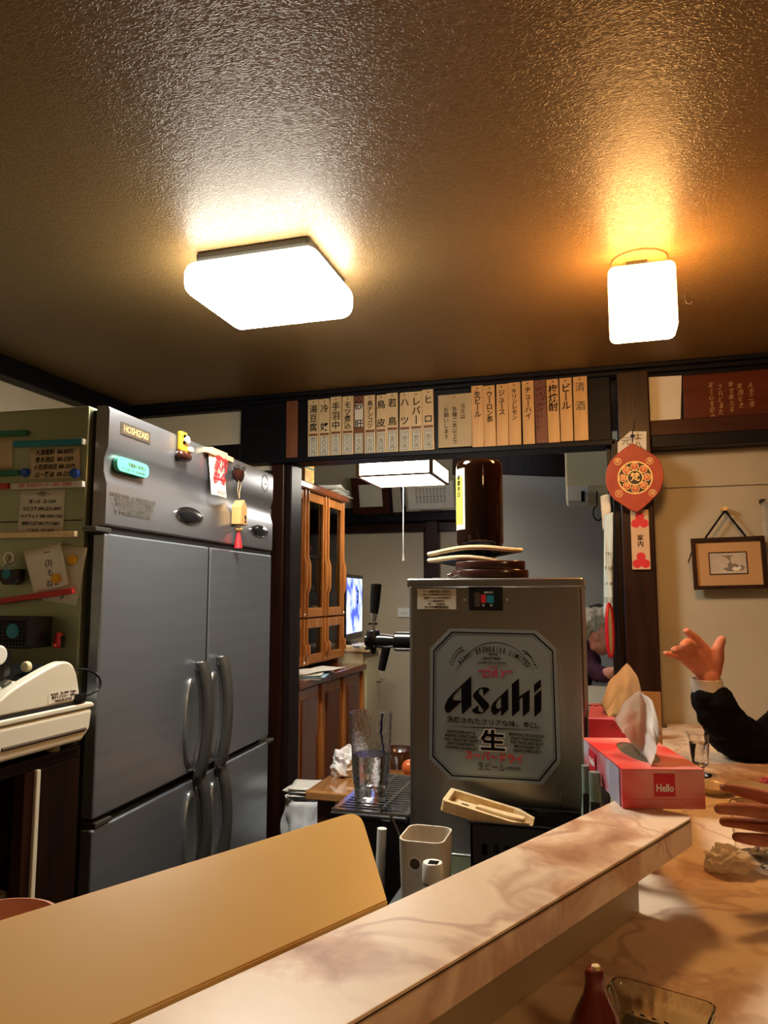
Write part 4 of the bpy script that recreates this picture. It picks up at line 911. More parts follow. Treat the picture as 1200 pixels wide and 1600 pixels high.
k1 = shape('name_square', [[(WB * .385, .0160), (WB * .64, .0160), (WB * .64, .0450), (WB * .385, .0450)]], FMx @ Matrix.Translation((0, 0, .0006)), M['red_card'], t)
text('Hello', .0135, FMx @ Matrix.Translation((WB * .513, .0265, .0012)), M['white'], k1, bold=.03, shear=.05, sx=.80)
text('ハロー ティシュー', .0032, FMx @ Matrix.Translation((WB * .87, .0070, .0008)), M['red_ink'], t)
SMx = BM @ frame((0, 0, 0), (0, -1, 0), (0, 0, 1), (-1, 0, 0))
shape('name_square', [[(-.175, .010), (-.135, .010), (-.135, .042), (-.175, .042)]], SMx @ Matrix.Translation((0, 0, .0006)), M['red_card'], t)
text('Hello', .014, SMx @ Matrix.Translation((-.155, .026, .0012)), M['white'], t, bold=.03)
shape('grey_patch', [[(-.06, .0), (-.012, .0), (-.012, .048), (-.06, .048)]], SMx @ Matrix.Translation((0, 0, .0002)), mat('mauve_print', (.38, .36, .48), .4), t)
def tissue(label, base, top, name='tissue', wob=.5, seedv=0, mt=None):
    """base: two 3-D points in the slot; top: list of 3-D points along the free edge"""
    t = thing(name, label, 'tissue', (Vector(base[0]) + Vector(base[1])) / 2)
    b0, b1 = Vector(base[0]), Vector(base[1])
    def fnn(a, b):
        k = a * (len(top) - 1); i = min(int(k), len(top) - 2); tp_ = Vector(top[i]).lerp(Vector(top[i + 1]), k - i)
        bb = b0.lerp(b1, a); p = bb.lerp(tp_, b ** .8)
        p = p + Vector((0, 1, 0)) * (.010 * min(1, wob * 1.0 + .2) * math.sin(a * 11 + seedv) * (1 - .35 * b)) + Vector((0, 1, 0)) * .012 * wob * noise.noise(Vector((a * 4 + seedv, b * 5, seedv)))
        p += Vector((1, 0, 0)) * .004 * noise.noise(Vector((a * 6, b * 6 + seedv, 3)))
        return p
    MB().grid(fnn, 26, 22).build('sheet', mt or M['tissue'], t, solid=.0003, smooth=True)
    return t
H1 = LZ + .0505
pb0 = onZ(985, 1160, H1); pb1 = onZ(1018, 1199, H1)
yt = 1.15
tissue('tall white tissue standing up from the marbled tissue box', [pb0, pb1 + Vector((0, 0, .0006))], [onY(959, 1126, yt), onY(978, 1092, yt + .02), onY(1000, 1080, yt + .02), onY(1020, 1096, yt), onY(1032, 1146, yt - .03)], seedv=1.3)
B2 = frame((-.0375, 1.492, LZ + .0006), (1, 0, 0), (0, 1, 0), (0, 0, 1))
t = tissue_box('plain crimson tissue box standing behind the marbled one', B2, .21, .104, .0455, M['pink_card'], M['red_card'], M['red_card'], None)
FMx = B2 @ frame((0, 0, 0), (1, 0, 0), (0, 0, 1), (0, -1, 0))
text('やわらか\nティシュー', .005, FMx @ Matrix.Translation((.050, .033, .001)), M['ink'], t); text('日本製', .0045, FMx @ Matrix.Translation((.052, .006, .001)), M['ink'], t)
text('●◆●●', .014, B2 @ Matrix.Translation((.02, .17, .0462)), M['ink'], t); text('TISSUE', .012, B2 @ Matrix.Translation((.05, .05, .0462)), M['white'], t)
H2b = LZ + .0455
tissue('peach-lit crumpled tissue rising from the crimson tissue box', [(.000, 1.530, H2b), (.034, 1.555, H2b)], [onY(938, 1100, 1.58), onY(952, 1064, 1.62), onY(979, 1036, 1.66), onY(996, 1056, 1.65), onY(1004, 1096, 1.62)], wob=.5, seedv=4.2, mt=M['peach'])
p = [onY(*q, 1.80) for q in ((1000, 1080), (1032, 1080), (1036, 1150), (1003, 1152))]
t = thing('card_stand', 'plain tan card standing upright behind the tissue boxes', 'card', (p[0].x + .02, 1.80, LZ))
xm0, xm1, zt1 = p[0].x - .012, p[1].x, p[0].z
wbox(xm0, xm1, 1.797, 1.800, CZ + .006, zt1).build('card_face', M['tan_card'], t)
wbox(xm0, xm1, 1.785, 1.815, CZ, CZ + .006).build('card_foot', M['tan_card'], t, .001)

# ================================================================== beer dispenser
SY = 1.50; sx0, sx1, szt = -.393, -.043, 1.532; sD = .26
t = thing('beer_dispenser', 'stainless steel draught beer dispenser with an octagonal silver beer sticker', 'dispenser', ((sx0 + sx1) / 2, SY + sD / 2, .93)); DISP = t
wbox(sx0, sx1, SY, SY + sD, .985, szt - .004).build('body', M['steel_server'], t, .007, 4)
wbox(sx0 + .004, sx1 - .004, SY + .006, SY + sD - .006, .945, .985).build('base_panel', M['steel_side'], t, .003)
wbox(sx0 - .004, sx1 + .004, SY - .005, SY + sD + .004, szt - .0195, szt).build('lid', M['steel_server'], t, .005, 3)
for x in (sx0 + .03, sx1 - .03):
    for y in (SY + .04, SY + sD - .04): MB().cyl((x, y, .9305), (x, y, .946), .014, seg=16).build('foot', M['black_matte'], t)
p = onY(700, 1344, SY + .004); MB().cyl((p.x, SY + .008, p.z - .006), (p.x, SY + .003, p.z - .006), .006, seg=12).build('screw', M['handle'], t)
# lettered notice and temperature display
def rect(u0, v0, u1, v1, y): a = onY(u0, v0, y); b = onY(u1, v1, y); return a.x, b.x, b.z, a.z
x0, x1, z0, z1 = rect(652, 920, 713, 952, SY)
n_l = wbox(x0, x1, SY - .0008, SY + .002, z0, z1).build('notice_label', M['paper'], t)
for i, (s_i, sz) in enumerate((('ビール機器 取扱 注意事項', .0052), ('・このクーラーは専用電源でご使用ください。', .0034), ('・凝縮器のフィルターは月に1回清掃する', .0034), ('  こと。点検は販売店まで。', .0034), ('●●            ●-●●●●●', .0034), ('ホシザキ電機株式会社', .0054))):
    text(s_i, sz, facing_front(((x0 + x1) / 2, SY - .0011, z1 - .006 - i * (z1 - z0 - .010) / 5)), M['ink'], n_l, bold=.01, sx=.95)
x0, x1, z0, z1 = rect(732, 917, 786, 954, SY)
d_ = wbox(x0, x1, SY - .004, SY + .002, z0, z1).build('display_panel', M['black'], t, .002)
xr0, xr1, zr0, zr1 = rect(752, 929, 760, 942, SY); wbox(xr0, xr1, SY - .0048, SY - .0038, zr0, zr1).build('red_field', M['red_ink'], d_)
xr0, xr1, zr0, zr1 = rect(761, 930, 772, 942, SY); wbox(xr0, xr1, SY - .0048, SY - .0038, zr0, zr1).build('blue_field', M['teal'], d_)
xr0, xr1, zr0, zr1 = rect(742, 926, 751, 948, SY); wbox(xr0, xr1, SY - .0048, SY - .0038, zr0, zr1).build('grey_window', M['cab_in'], d_)
p = onY(764, 926, SY); text('温度表示', .0048, facing_front((p.x, SY - .0048, p.z)), M['white'], d_)
for u, s_i in ((756, '低'), (768, '高')): p = onY(u, 946, SY); text(s_i, .0055, facing_front((p.x, SY - .0048, p.z)), M['white'], d_)
for u in (726, 792): p = onY(u, 936, SY); MB().lathe([(.0045, 0), (.004, .002), (.001, .003)], seg=12).build('screw', M['chrome'], t) if False else MB(frame((p.x, SY, p.z), (1, 0, 0), (0, 0, 1), (0, -1, 0))).lathe([(.0042, 0), (.0036, .002), (.0005, .0026)], seg=12).build('screw', M['chrome'], t, smooth=True)
# the octagonal sticker
def X(u, v): q = onY(u, v, SY); return (q.x, q.z)
def c8(x, y): return X(620 + x / 3.871, 960 + y / 3.871)
Ms = facing_front((0, SY - .0008, 0))
oct_o = [c8(*p) for p in ((320, 84), (845, 96), (966, 205), (990, 895), (882, 1030), (320, 997), (196, 872), (203, 203))]
stk = shape('beer_sticker', [oct_o], Ms, M['silver'], t, .0003)
def inset(poly, k):
    mx_ = sum(p[0] for p in poly) / len(poly); my = sum(p[1] for p in poly) / len(poly)
    wx = max(p[0] for p in poly) - mx_
    return [(mx_ + (x - mx_) * (1 - k / wx), my + (y - my) * (1 - k / wx * .85)) for x, y in poly]
Mi = facing_front((0, SY - .0013, 0))
shape('border_line', [inset(oct_o, .0065), inset(oct_o, .0090)], Mi, M['navy'], stk, .0001)
shape('border_line', [inset(oct_o, .0115), inset(oct_o, .0120)], Mi, M['navy'], stk, .0001)
def ca(x, y): return X(685 + x / 6.667, 1050 + y / 6.667)
A_o = [(343, 40), (240, 137), (150, 222), (95, 285), (68, 348), (68, 392), (84, 418), (104, 426), (124, 415), (240, 309), (246, 430), (258, 435), (345, 351)]
A_h = [(240, 158), (165, 240), (150, 270), (160, 291), (240, 297)]
s_o = [(535, 185), (468, 250), (465, 190), (450, 172), (426, 190), (420, 218), (525, 330), (533, 352), (520, 378), (470, 425), (430, 438), (380, 430), (354, 405), (352, 392), (418, 345), (420, 400), (434, 415), (455, 418), (475, 402), (366, 265), (362, 240), (375, 215), (430, 165), (480, 156), (520, 165)]
a_o = [(727, 172), (655, 238), (570, 320), (549, 362), (550, 410), (570, 440), (600, 443), (652, 395), (654, 452), (662, 456), (727, 392)]
a_h = [(652, 262), (612, 310), (600, 345), (606, 375), (625, 382), (652, 372)]
h_o = [(840, 65), (843, 258), (870, 235), (952, 182), (950, 405), (888, 462), (880, 458), (878, 262), (846, 284), (845, 400), (775, 460), (767, 456), (765, 125)]
i_1 = [(1073, 180), (1073, 402), (1008, 464), (1000, 460), (998, 246)]; i_2 = [(1068, 75), (1068, 153), (996, 222), (996, 132)]
Ml = facing_front((0, SY - .0014, 0))
for lp_ in ([A_o, A_h], [s_o], [a_o, a_h], [h_o], [i_1, i_2]):
    shape('lettering', [[ca(*p) for p in l_] for l_ in lp_], Ml, M['ink'], stk, .0002)
kx = (onY(800, 1100, SY).x - onY(700, 1100, SY).x) / 100
def st(s_i, u, v, px_h, m=None, bold=0, sx=1, rot=0, **k):
    p = onY(u, v, SY); return text(s_i, px_h * kx * 1.15, facing_front((p.x, SY - .0014, p.z)) @ Matrix.Rotation(R(rot), 4, 'Z'), m or M['navy'], stk, bold=bold, sx=sx, **k)
word = 'ASAHI BREWERIES LIMITED'
cx_, cy_ = 775, 1092
for i, ch in enumerate(word):
    if ch == ' ': continue
    f = i / (len(word) - 1); an = R(-45 + 90 * f)
    st(ch, 771.5 + 75 * math.sin(an), 1013.5 + 75 * (1 - math.cos(an)) + 5 * f - 1, 10.2, bold=.012, sx=.55, rot=-math.degrees(an) - 2)
arc = []
for k in range(41):
    an = R(-62 + 124 * k / 40); arc.append((cx_ - 2 + 70 * math.sin(an), cy_ + 2 - 91 * math.cos(an)))
arc_o = [X(*p) for p in arc]; arc_i = [X(p[0], p[1] + .9) for p in arc[::-1]]
shape('arc_line', [arc_o + arc_i], Mi, M['navy'], stk, .0001)
for sgn, ux, uy in ((-1, 714, 1022), (1, 828, 1027)):
    for k in range(9):
        f = k / 8; u = ux + sgn * (-9 + 18 * f); v = uy - 8 + 20 * f * f + 2 * f
        for o_ in (-2.2, 2.2): 
            p = X(u + o_ * .6, v + o_ * .9); shape('hop_leaf', [[(p[0] + .0022 * math.cos(a) , p[1] + .0010 * math.sin(a)) for a in [2 * math.pi * j / 8 for j in range(8)]]], Mi, M['navy'], stk, .0001)
st('ASAHI', 770, 1022.5, 4.2, bold=.02, shear=.2); st('DRAFT BEER', 768, 1029, 4.4, bold=.02, shear=.2); st('THE BEER FOR ALL SEASONS', 768, 1035.5, 3.0, shear=.2)
st('SUPER', 770, 1043, 4.6, M['pink_ink'], shear=.3); st('“DRY”', 771, 1053, 13.5, M['pink_ink'], bold=.02, shear=.3, sx=1.15, char=1.1)
st('洗練されたクリアな味、辛口。', 773, 1129.5, 8.6, M['ink'], bold=.012, rot=-1.5, sx=1.08)
l0, l1 = X(694, 1134), X(848, 1141.5); lm = ((l0[0] + l1[0]) / 2, (l0[1] + l1[1]) / 2)
shape('rule', [[l0, (lm[0], lm[1] + .0012), l1, (lm[0], lm[1] - .0012)]], Mi, M['ink'], stk, .0001)
for i, s_i in enumerate(('ASAHI SUPER DRY IS', 'BREWED USING CARE-', 'FULLY SELECTED YEAST', 'AND INGREDIENTS', 'UTILISING ADVANCED')): st(s_i, 720, 1144 + i * 6.2, 5.0, M['ink'], bold=.02, shear=.2, sx=.86, rot=-2)
for i, s_i in enumerate(('BREWING TECHNIQUES.', 'ENJOY THE REFRESH-', 'ING TASTE AND SILKY', 'SMOOTHNESS OF', 'ASAHI SUPER DRY!')): st(s_i, 823, 1149 + i * 6.2, 5.0, M['ink'], bold=.02, shear=.2, sx=.86, rot=-2)
p = onY(770, 1159.5, SY)
text('生', 33 * kx, facing_front((p.x, SY - .0013, p.z)), M['white'], stk, bold=.075, sx=1.2); text('生', 33 * kx, facing_front((p.x, SY - .0017, p.z)), M['ink'], stk, bold=.028, sx=1.2)
st('スーパードライ', 772, 1184, 13, M['red_ink'], bold=.03, rot=-1.5, sx=.86); st('生ビール', 768, 1199, 11.5, M['ink'], bold=.0, rot=-1, sx=.8); st('(非熱処理)', 802, 1201, 4.5, M['ink'])
# tap, on the left flank
ty = 1.60
def Tp(u, v): return onY(u, v, ty)
a = Tp(637, 1003); b_ = Tp(572, 1001)
tp = MB().cyl((sx0 + .002, ty, a.z), (Tp(617, 1003).x, ty, a.z), .0215, .0215, 24).build('tap_collar', M['black'], t, .003, 3, smooth=True)
MB().tube([(Tp(620, 1003).x, ty, a.z), (Tp(600, 1003).x, ty, a.z), (Tp(572, 1001).x, ty, a.z + .002)], [.013, .0165, .013], 20).build('tap_body', M['black'], t, smooth=True)
hp0, hp1 = Tp(583, 994), Tp(584, 984)
MB().cyl((hp0.x, ty, a.z + .005), (hp0.x, ty, Tp(583, 984).z), .017, .014, 20).build('tap_bonnet', M['black'], t, .004, 3, smooth=True)
MB().cyl((hp0.x, ty, Tp(583, 986).z), (hp0.x, ty, Tp(583, 974).z), .004, seg=10).build('lever_stem', M['chrome'], t)
MB().cyl((hp0.x - .011, ty, Tp(583, 974.5).z), (hp0.x + .011, ty, Tp(583, 974.5).z), .003, seg=10).build('cross_pin', M['chrome'], t)
MB().tube([Tp(583, 971), Tp(584, 958), Tp(585, 957)], [.0065, .009, .009], 16).build('lever_ferrule', M['chrome'], t, smooth=True)
MB().tube([Tp(584.5, 958), Tp(586, 940), Tp(588, 913), Tp(588, 912)], [.0095, .0115, .0125, .010], 18).build('lever_grip', M['black'], t, smooth=True)
MB().tube([Tp(605, 1006), Tp(601, 1024), Tp(596, 1047)], [.010, .0095, .0085], 16).build('spout', M['black'], t, smooth=True)
MB().tube([Tp(582, 1006), Tp(583, 1014), Tp(584, 1022)], [.010, .008, .004], 14).build('foam_spout', M['black'], t, smooth=True)
MB().tube([Tp(590, 1005), Tp(575, 1012), Tp(571, 1014)], [.006, .005, .004], 10).build('lever_tail', M['black'], t, smooth=True)
# drip tray with chromed grille
z_t = 1.046
tr = thing('drip_tray', 'black drip tray with a slotted chrome grille beside the beer dispenser', 'tray', (-.49, 1.66, 0))
tx0, tx1, ty0, ty1 = -.577, -.402, 1.525, 1.86
wbox(tx0 + .01, tx1 - .004, ty0 + .010, ty1, .0, z_t - .018).build('tray_stand', M['black_matte'], tr, .006)
wbox(tx0, tx1, ty0, ty1, z_t - .020, z_t - .004).build('tray_body', M['black'], tr, .008, 3)
fm = MB()
w_ = .012
for x0_, x1_, y0_, y1_ in ((tx0 + .004, tx1 - .002, ty0 + .004, ty0 + .004 + w_), (tx0 + .004, tx1 - .002, ty1 - .004 - w_, ty1 - .004), (tx0 + .004, tx0 + .004 + w_, ty0 + .016, ty1 - .016), (tx1 - .002 - w_, tx1 - .002, ty0 + .016, ty1 - .016)): fm.box(x0_, x1_, y0_, y1_, z_t - .004, z_t)
fm.build('grille_frame', M['chrome'], tr, .0006)
for i in range(16):
    y = ty0 + .026 + i * .0185
    wbox(tx0 + .016, tx1 - .014, y, y + .008, z_t - .004, z_t).build('grille_bar', M['chrome'], tr)
for x in (tx0 + .055, tx0 + .105): wbox(x, x + .006, ty0 + .016, ty1 - .016, z_t - .004, z_t + .0003).build('cross_bar', M['chrome'], tr)
# tall hammered glass, half full, upright on the grille
gx, gy = -.513, 1.62
gr = (onY(612, 1112, gy).x - onY(549, 1112, gy).x) / 2; gz1 = onY(580, 1113, gy).z; gz0 = z_t + .0006; gh = gz1 - gz0
t = thing('beer_glass', 'tall hammered clear glass half full of water on the drip tray', 'glass', (gx, gy, gz0))
outp = [(0, 0), (gr * .74, 0), (gr * .78, .004), (gr * .77, .020), (gr * .86, .045), (gr * .90, gh * .40), (gr * .93, gh * .62), (gr * .97, gh * .85), (gr, gh)]
inp = [(gr - .0018, gh), (gr * .97 - .0022, gh * .85), (gr * .93 - .0024, gh * .62), (gr * .90 - .0026, gh * .40), (gr * .86 - .0035, .045), (gr * .64, .026), (0, .024)]
MB().shell(outp + inp, (gx, gy, gz0), 48).build('glass_wall', M['glass_frost'], t, smooth=True, angle=50)
wz = gh * .52
MB().shell([(0, .0245), (gr * .64, .0265), (gr * .86 - .0040, .0455), (gr * .90 - .0031, gh * .40), (gr * .915 - .0031, wz), (0, wz)], (gx, gy, gz0), 48).build('water', M['water'], t, smooth=True, angle=50)
t = thing('straw', 'dark blue flat strip standing in the hammered glass', 'strip', (gx + .02, gy, gz0 + .12))
q0, q1 = (gx + gr * .66, gy - .004, gz0 + wz + .004), (gx + gr * .58, gy - .004, gz1 + .0005)
MB().tube([q0, ((q0[0] + q1[0]) / 2 - .006, gy - .004, (q0[2] + q1[2]) / 2), q1], [.004, .0055, .0065], 8, flat=.3).build('blue_strip', M['navy'] if False else mat('deep_blue', (.01, .02, .16), .4), t)

# ================================================================== things on top of the dispenser
by_ = 1.645; bxc = (onY(714, 800, by_).x + onY(786, 800, by_).x) / 2; br = (onY(786, 800, by_).x - onY(714, 800, by_).x) / 2
bt = onY(750, 721, by_).z; bb = szt + .0003
t = thing('sake_bottle', 'large brown glass bottle standing upside down with yellow label', 'bottle', (bxc, by_, bb))
H = bt - bb
prof = [(0, 0), (.016, 0), (.017, .020), (.020, .030), (br * .80, .058), (br, .082), (br, H - .018), (br * .97, H - .006), (br * .86, H - .0005), (br * .5, H), (br * .3, H - .006), (0, H - .008)]
MB().lathe(prof, (bxc, by_, bb), 56).build('bottle_glass', M['amber'], t, smooth=True, angle=50)
la0, la1 = math.pi * 1.02, math.pi * 1.34
zl0, zl1 = onY(722, 828, by_ - .03).z, onY(722, 733, by_ - .03).z
lbl = MB().grid(lambda a, b: (bxc + (br + .0006) * math.cos(la0 + (la1 - la0) * a), by_ + (br + .0006) * math.sin(la0 + (la1 - la0) * a), zl0 + (zl1 - zl0) * b), 10, 4).build('label', M['paper'], t, smooth=True)
MB().grid(lambda a, b: (bxc + (br + .0010) * math.cos(la0 + (la1 - la0) * (.1 + .78 * a)), by_ + (br + .0010) * math.sin(la0 + (la1 - la0) * (.1 + .78 * a)), zl0 + .012 + (zl1 - zl0 - .030) * b), 10, 4).build('yellow_field', mat('label_yellow', (.55, .50, .10), .5), lbl, smooth=True)
for i, ch in enumerate('清酒辛口'):
    an = la0 + (la1 - la0) * .62
    text(ch, .012, frame((bxc + (br + .0014) * math.cos(an), by_ + (br + .0014) * math.sin(an), zl1 - .020 - i * .013), (-math.sin(an), math.cos(an), 0), (0, 0, 1), (math.cos(an), math.sin(an), 0)), M['ink'], lbl)
# two lacquer discs in front, two quilted mats behind them
dy = 1.565
def disc(label, u0, u1, v0, v1, y, zb_, name='lacquer_lid', grp=None):
    a, b_ = onY(u0, (v0 + v1) / 2, y), onY(u1, (v0 + v1) / 2, y); r = (b_.x - a.x) / 2; xc_ = (a.x + b_.x) / 2; hh = abs(onY(u0, v0, y).z - onY(u0, v1, y).z)
    t = thing(name, label, 'lid', (xc_, y, zb_), grp)
    MB().lathe([(0, 0), (r * .97, 0), (r, hh * .15), (r, hh * .85), (r * .98, hh), (r * .9, hh * 1.0), (0, hh * .98)], (xc_, y, zb_), 48, sy=.55 * .085 / r if r * .55 > .05 else .55).build('disc', M['lacquer'], t, .001, smooth=True, angle=40)
    return zb_ + hh
z = disc('dark brown lacquer lid, the lower of two in front of the bottle', 708, 826, 886, 899, 1.548, szt + .0003)
z = disc('red-brown lacquer lid, the upper of two in front of the bottle', 712, 821, 872, 885, 1.546, z + .0004)
MB().capsule((onY(705, 893, 1.548).x, 1.548, szt + .008), (onY(700, 895, 1.548).x, 1.548, szt + .006), .005, .004).build('lid_knob', M['lacquer'], bpy.data.objects['lacquer_lid'], smooth=True)
def pot_mat(label, u0, u1, v, r_t, tilt, yoff, zadd):
    y = 1.60 + yoff
    a, b_ = onY(u0, v, y), onY(u1, v, y); r = (b_.x - a.x) / 2; xc_ = (a.x + b_.x) / 2
    t = thing('quilted_mat', label, 'mat', (xc_, y, a.z))
    Mq = Matrix.Translation((xc_, y, a.z)) @ Matrix.Rotation(R(tilt), 4, 'Y') @ Matrix.Rotation(R(-7), 4, 'X')
    sy_ = .042 / r
    MB(Mq).rings([[(k * r * math.cos(t_), k * r * sy_ * math.sin(t_), zz_ + .003 * math.sin(3 * t_) * k) for t_ in [2 * math.pi * j / 48 for j in range(48)]] for k, zz_ in ((.05, -.003), (.94, -.003), (.98, 0), (.94, .004), (.05, .005))]).build('quilted_cloth', M['quilt'], t, smooth=True)
    MB(Mq).tube([(r * math.cos(t_), r * sy_ * math.sin(t_), .003 * math.sin(3 * t_)) for t_ in [2 * math.pi * j / 48 for j in range(48)]], .0052, 8, True).build('piping', M['piping'], t, smooth=True)
pot_mat('blue quilted round mat with cream piping, lower of the pair', 671, 806, 879, 0, 3, -.010, 0)
pot_mat('blue quilted round mat with cream piping, upper of the pair', 671, 814, 864, 0, -1.5, -.006, .01)
p0 = onY(676, 897, 1.52); p1 = onY(705, 899, 1.52)
tag(wbox(p0.x, p1.x, 1.515, 1.55, szt + .0003, szt + .0018).build('white_slip', M['paper'], None), 'white slip of paper lying on the dispenser lid, left of the lids', 'paper')

# ================================================================== worktop and small things in front of the dispenser
t = thing('worktop', 'pale blue-grey steel kitchen worktop under the beer dispenser', 'worktop', (-.35, 1.5, 0))
wp = [(-.402, 1.10), (-.04, 1.10), (-.004, 1.13), (-.004, 1.27), (-.03, 1.34), (-.03, 1.92), (-.402, 1.92)]
MB().prism(wp, .905, .93).build('steel_top', M['steel_top'], t, .003)
for x, y in ((-.39, 1.13), (-.10, 1.15), (-.39, 1.89), (-.08, 1.89)): wbox(x, x + .03, y - .02, y + .01, 0, .905).build('leg', M['steel_side'], t)
wbox(-.38, -.10, 1.14, 1.88, .25, .27).build('lower_shelf', M['steel_side'], t)
cp0, cp1 = onY(620, 1318, 1.28), onY(692, 1310, 1.28); ctop = 1.5 - (1.5 - cp0.z) * .985
t = thing('tool_caddy', 'tall beige plastic caddy with a round hole in its side', 'container', ((cp0.x + cp1.x) / 2, 1.32, .93))
x0, x1 = cp0.x, cp1.x; y0, y1 = 1.28, 1.375
def rr(x0, x1, y0, y1, r, n=5):
    out = []
    for cx2, cy2, a0 in ((x1 - r, y0 + r, -90), (x1 - r, y1 - r, 0), (x0 + r, y1 - r, 90), (x0 + r, y0 + r, 180)):
        for k in range(n + 1): a = R(a0 + 90 * k / n); out.append((cx2 + r * math.cos(a), cy2 + r * math.sin(a)))
    return out
def cup(x0, x1, y0, y1, z0, z1, r, th, flare=.0):
    o0 = rr(x0 + flare, x1 - flare, y0 + flare, y1 - flare, r); o1 = rr(x0, x1, y0, y1, r); i1 = rr(x0 + th, x1 - th, y0 + th, y1 - th, r); i0 = rr(x0 + th + flare, x1 - th - flare, y0 + th + flare, y1 - th - flare, r)
    return MB().rings([[(x, y, z0) for x, y in o0], [(x, y, z1) for x, y in o1], [(x, y, z1) for x, y in i1], [(x, y, z0 + th) for x, y in i0]])
cup(x0, x1, y0, y1, .93, ctop, .018, .003, .004).build('tub', M['beige'], t, .0008, smooth=True, angle=40)
hc = onY(648, 1350, y0)
shape('round_hole', [circ(hc.x, hc.z, .0095, 24)], facing_front((0, y0 + .0008, 0)), M['cab_in'], t, .0006); shape('hole_rim', [circ(hc.x, hc.z, .0108, 24), circ(hc.x, hc.z, .0092, 24)], facing_front((0, y0 + .0004, 0)), M['white'], t, .0010)
t = thing('steel_rod', 'thin grey metal rod leaning in the beige caddy', 'rod', (x0 + .01, 1.31, ctop))
MB().tube([(x0 + .018, 1.325, ctop - .05), onY(627, 1312, 1.31), onY(609, 1271, 1.31)], [.0022, .0022, .0024], 10).build('rod', M['handle'], t, smooth=True)
wp0, wp1 = onY(660, 1350, 1.225), onY(692, 1350, 1.225); wr = (wp1.x - wp0.x) / 2; wxc = (wp0.x + wp1.x) / 2; wzt = onY(676, 1347, 1.225).z
t = thing('seasoning_bottle', 'small white bottle with printed cap before the beige caddy', 'bottle', (wxc, 1.225, .93)); hb = wzt - .93
MB().lathe([(0, 0), (wr, 0), (wr * 1.02, .004), (wr * 1.02, hb - .055), (wr * .9, hb - .036), (wr * .88, hb - .032), (0, hb - .032)], (wxc, 1.225, .93), 32).build('bottle_body', M['film'] if False else M['white'], t, smooth=True)
c_ = MB().lathe([(0, 0), (wr * .98, 0), (wr, .003), (wr * .98, .026), (wr * .90, .030), (0, .030)], (wxc, 1.225, .93 + hb - .030), 32).build('cap', M['white'], t, smooth=True)
wbox(wxc - .006, wxc + .010, 1.215, 1.232, .93 + hb - .0002, .93 + hb + .0004).build('cap_label', M['ink'], c_)
MB().lathe([(wr * .99, 0), (wr * .99, .0012)], (wxc, 1.225, .93 + hb - .032), 32).build('seal_ring', M['ink_grey'], t)
# black crate with square holes
t = thing('black_crate', 'black plastic crate with square holes between ledge and dispenser', 'crate', (-.16, 1.41, .93))
kx0, kx1, ky0, ky1, kz = -.245, -.055, 1.365, 1.475, 1.088
wbox(kx0, kx1, ky0, ky1, .931, .936).build('crate_floor', M['black_matte'], t)
for y_, nm in ((ky0, 'front_wall'), (ky1 - .004, 'rear_wall')):
    holes = []
    for i in range(8):
        for j in range(3): hx = kx0 + .020 + i * .0200; hz = .965 + j * .036; holes.append([(hx, hz), (hx + .010, hz), (hx + .010, hz + .020), (hx, hz + .020)])
    shape(nm, [[(kx0, .936), (kx1, .936), (kx1, kz), (kx0, kz)]] + holes, facing_front((0, y_ + .002, 0)), M['black_matte'], t, .002)
for x_ in (kx0, kx1 - .004): wbox(x_, x_ + .004, ky0, ky1, .936, kz).build('side_wall', M['black_matte'], t)
for a_ in ((kx0 - .003, kx1 + .003, ky0 - .003, ky0 + .004), (kx0 - .003, kx1 + .003, ky1 - .004, ky1 + .003)): wbox(*a_, kz, kz + .006).build('rim', M['black'], t, .001)
# wooden mandoline slicer lying across the crate
UL, UR = onY(703, 1233, 1.452), onY(868, 1284, 1.452); LL, LR = onY(690, 1253, 1.372), onY(810, 1289, 1.372)
exm = (UR - UL).normalized(); eym = (UL - LL); eym -= exm * eym.dot(exm); wm = eym.length; eym.normalize(); ezm = exm.cross(eym)
MM = frame(LL, exm, eym, ezm); ml = .215
t = thing('vegetable_slicer', 'pale wooden vegetable slicer lying tilted across the black crate', 'slicer', LL)
MB(MM).prism([(0, .004), (.004, 0), (.125, 0), (.150, .010), (.165, .030), (.205, .036), (.205, .044), (.165, .052), (.150, wm - .006), (.125, wm), (.004, wm), (0, wm - .004)], -.016, -.010).build('base_board', M['pine'], t, .001)
MB(MM).prism([(0, .004), (.004, 0), (.130, 0), (.160, .020), (.160, .026), (.125, .010), (.010, .010), (.010, wm - .010), (.125, wm - .010), (.165, .052), (.165, .058), (.135, wm), (.004, wm), (0, wm - .004)], -.010, .004).build('raised_frame', M['pine'], t, .001)
MB(MM).prism([(.060, .008), (.066, .022), (.150, .032), (.150, .014), (.12, .006)], -.006, .010).build('sliding_block', M['pine'], t, .003)
MB(MM).box(.030, .044, wm * .42, wm * .42 + .016, -.0095, -.008).build('square_hole', M['seal'], t)
MB(MM).box(.060, .120, wm * .60, wm - .012, -.010, -.006).build('blade_bed', M['pine_warm'], t, .001)
# bottles between the dispenser and the tissue box
for i, (u, v0, v1, r, yy) in enumerate(((916, 1196, 1250, .0075, 1.235), (929, 1206, 1262, .0085, 1.16))):
    p = onY(u, v0, yy); zb_ = .93
    t = thing('condiment_bottle', ['greenish glass bottle squeezed behind, nearest the dispenser edge', 'greenish glass bottle just left of the marbled tissue box'][i], 'bottle', (p.x, yy, zb_))
    MB().lathe([(0, 0), (r * 1.5, 0), (r * 1.5, (p.z - zb_) * .7), (r, (p.z - zb_) * .85), (r, p.z - zb_), (0, p.z - zb_)], (p.x, yy, zb_), 24).build('bottle_glass', M['green_glass'], t, smooth=True)
    wbox(p.x - r * .8, p.x + r * .8, yy - r * 1.56, yy - r * 1.40, p.z - .09, p.z - .04).build('label', M['black_matte'], t)
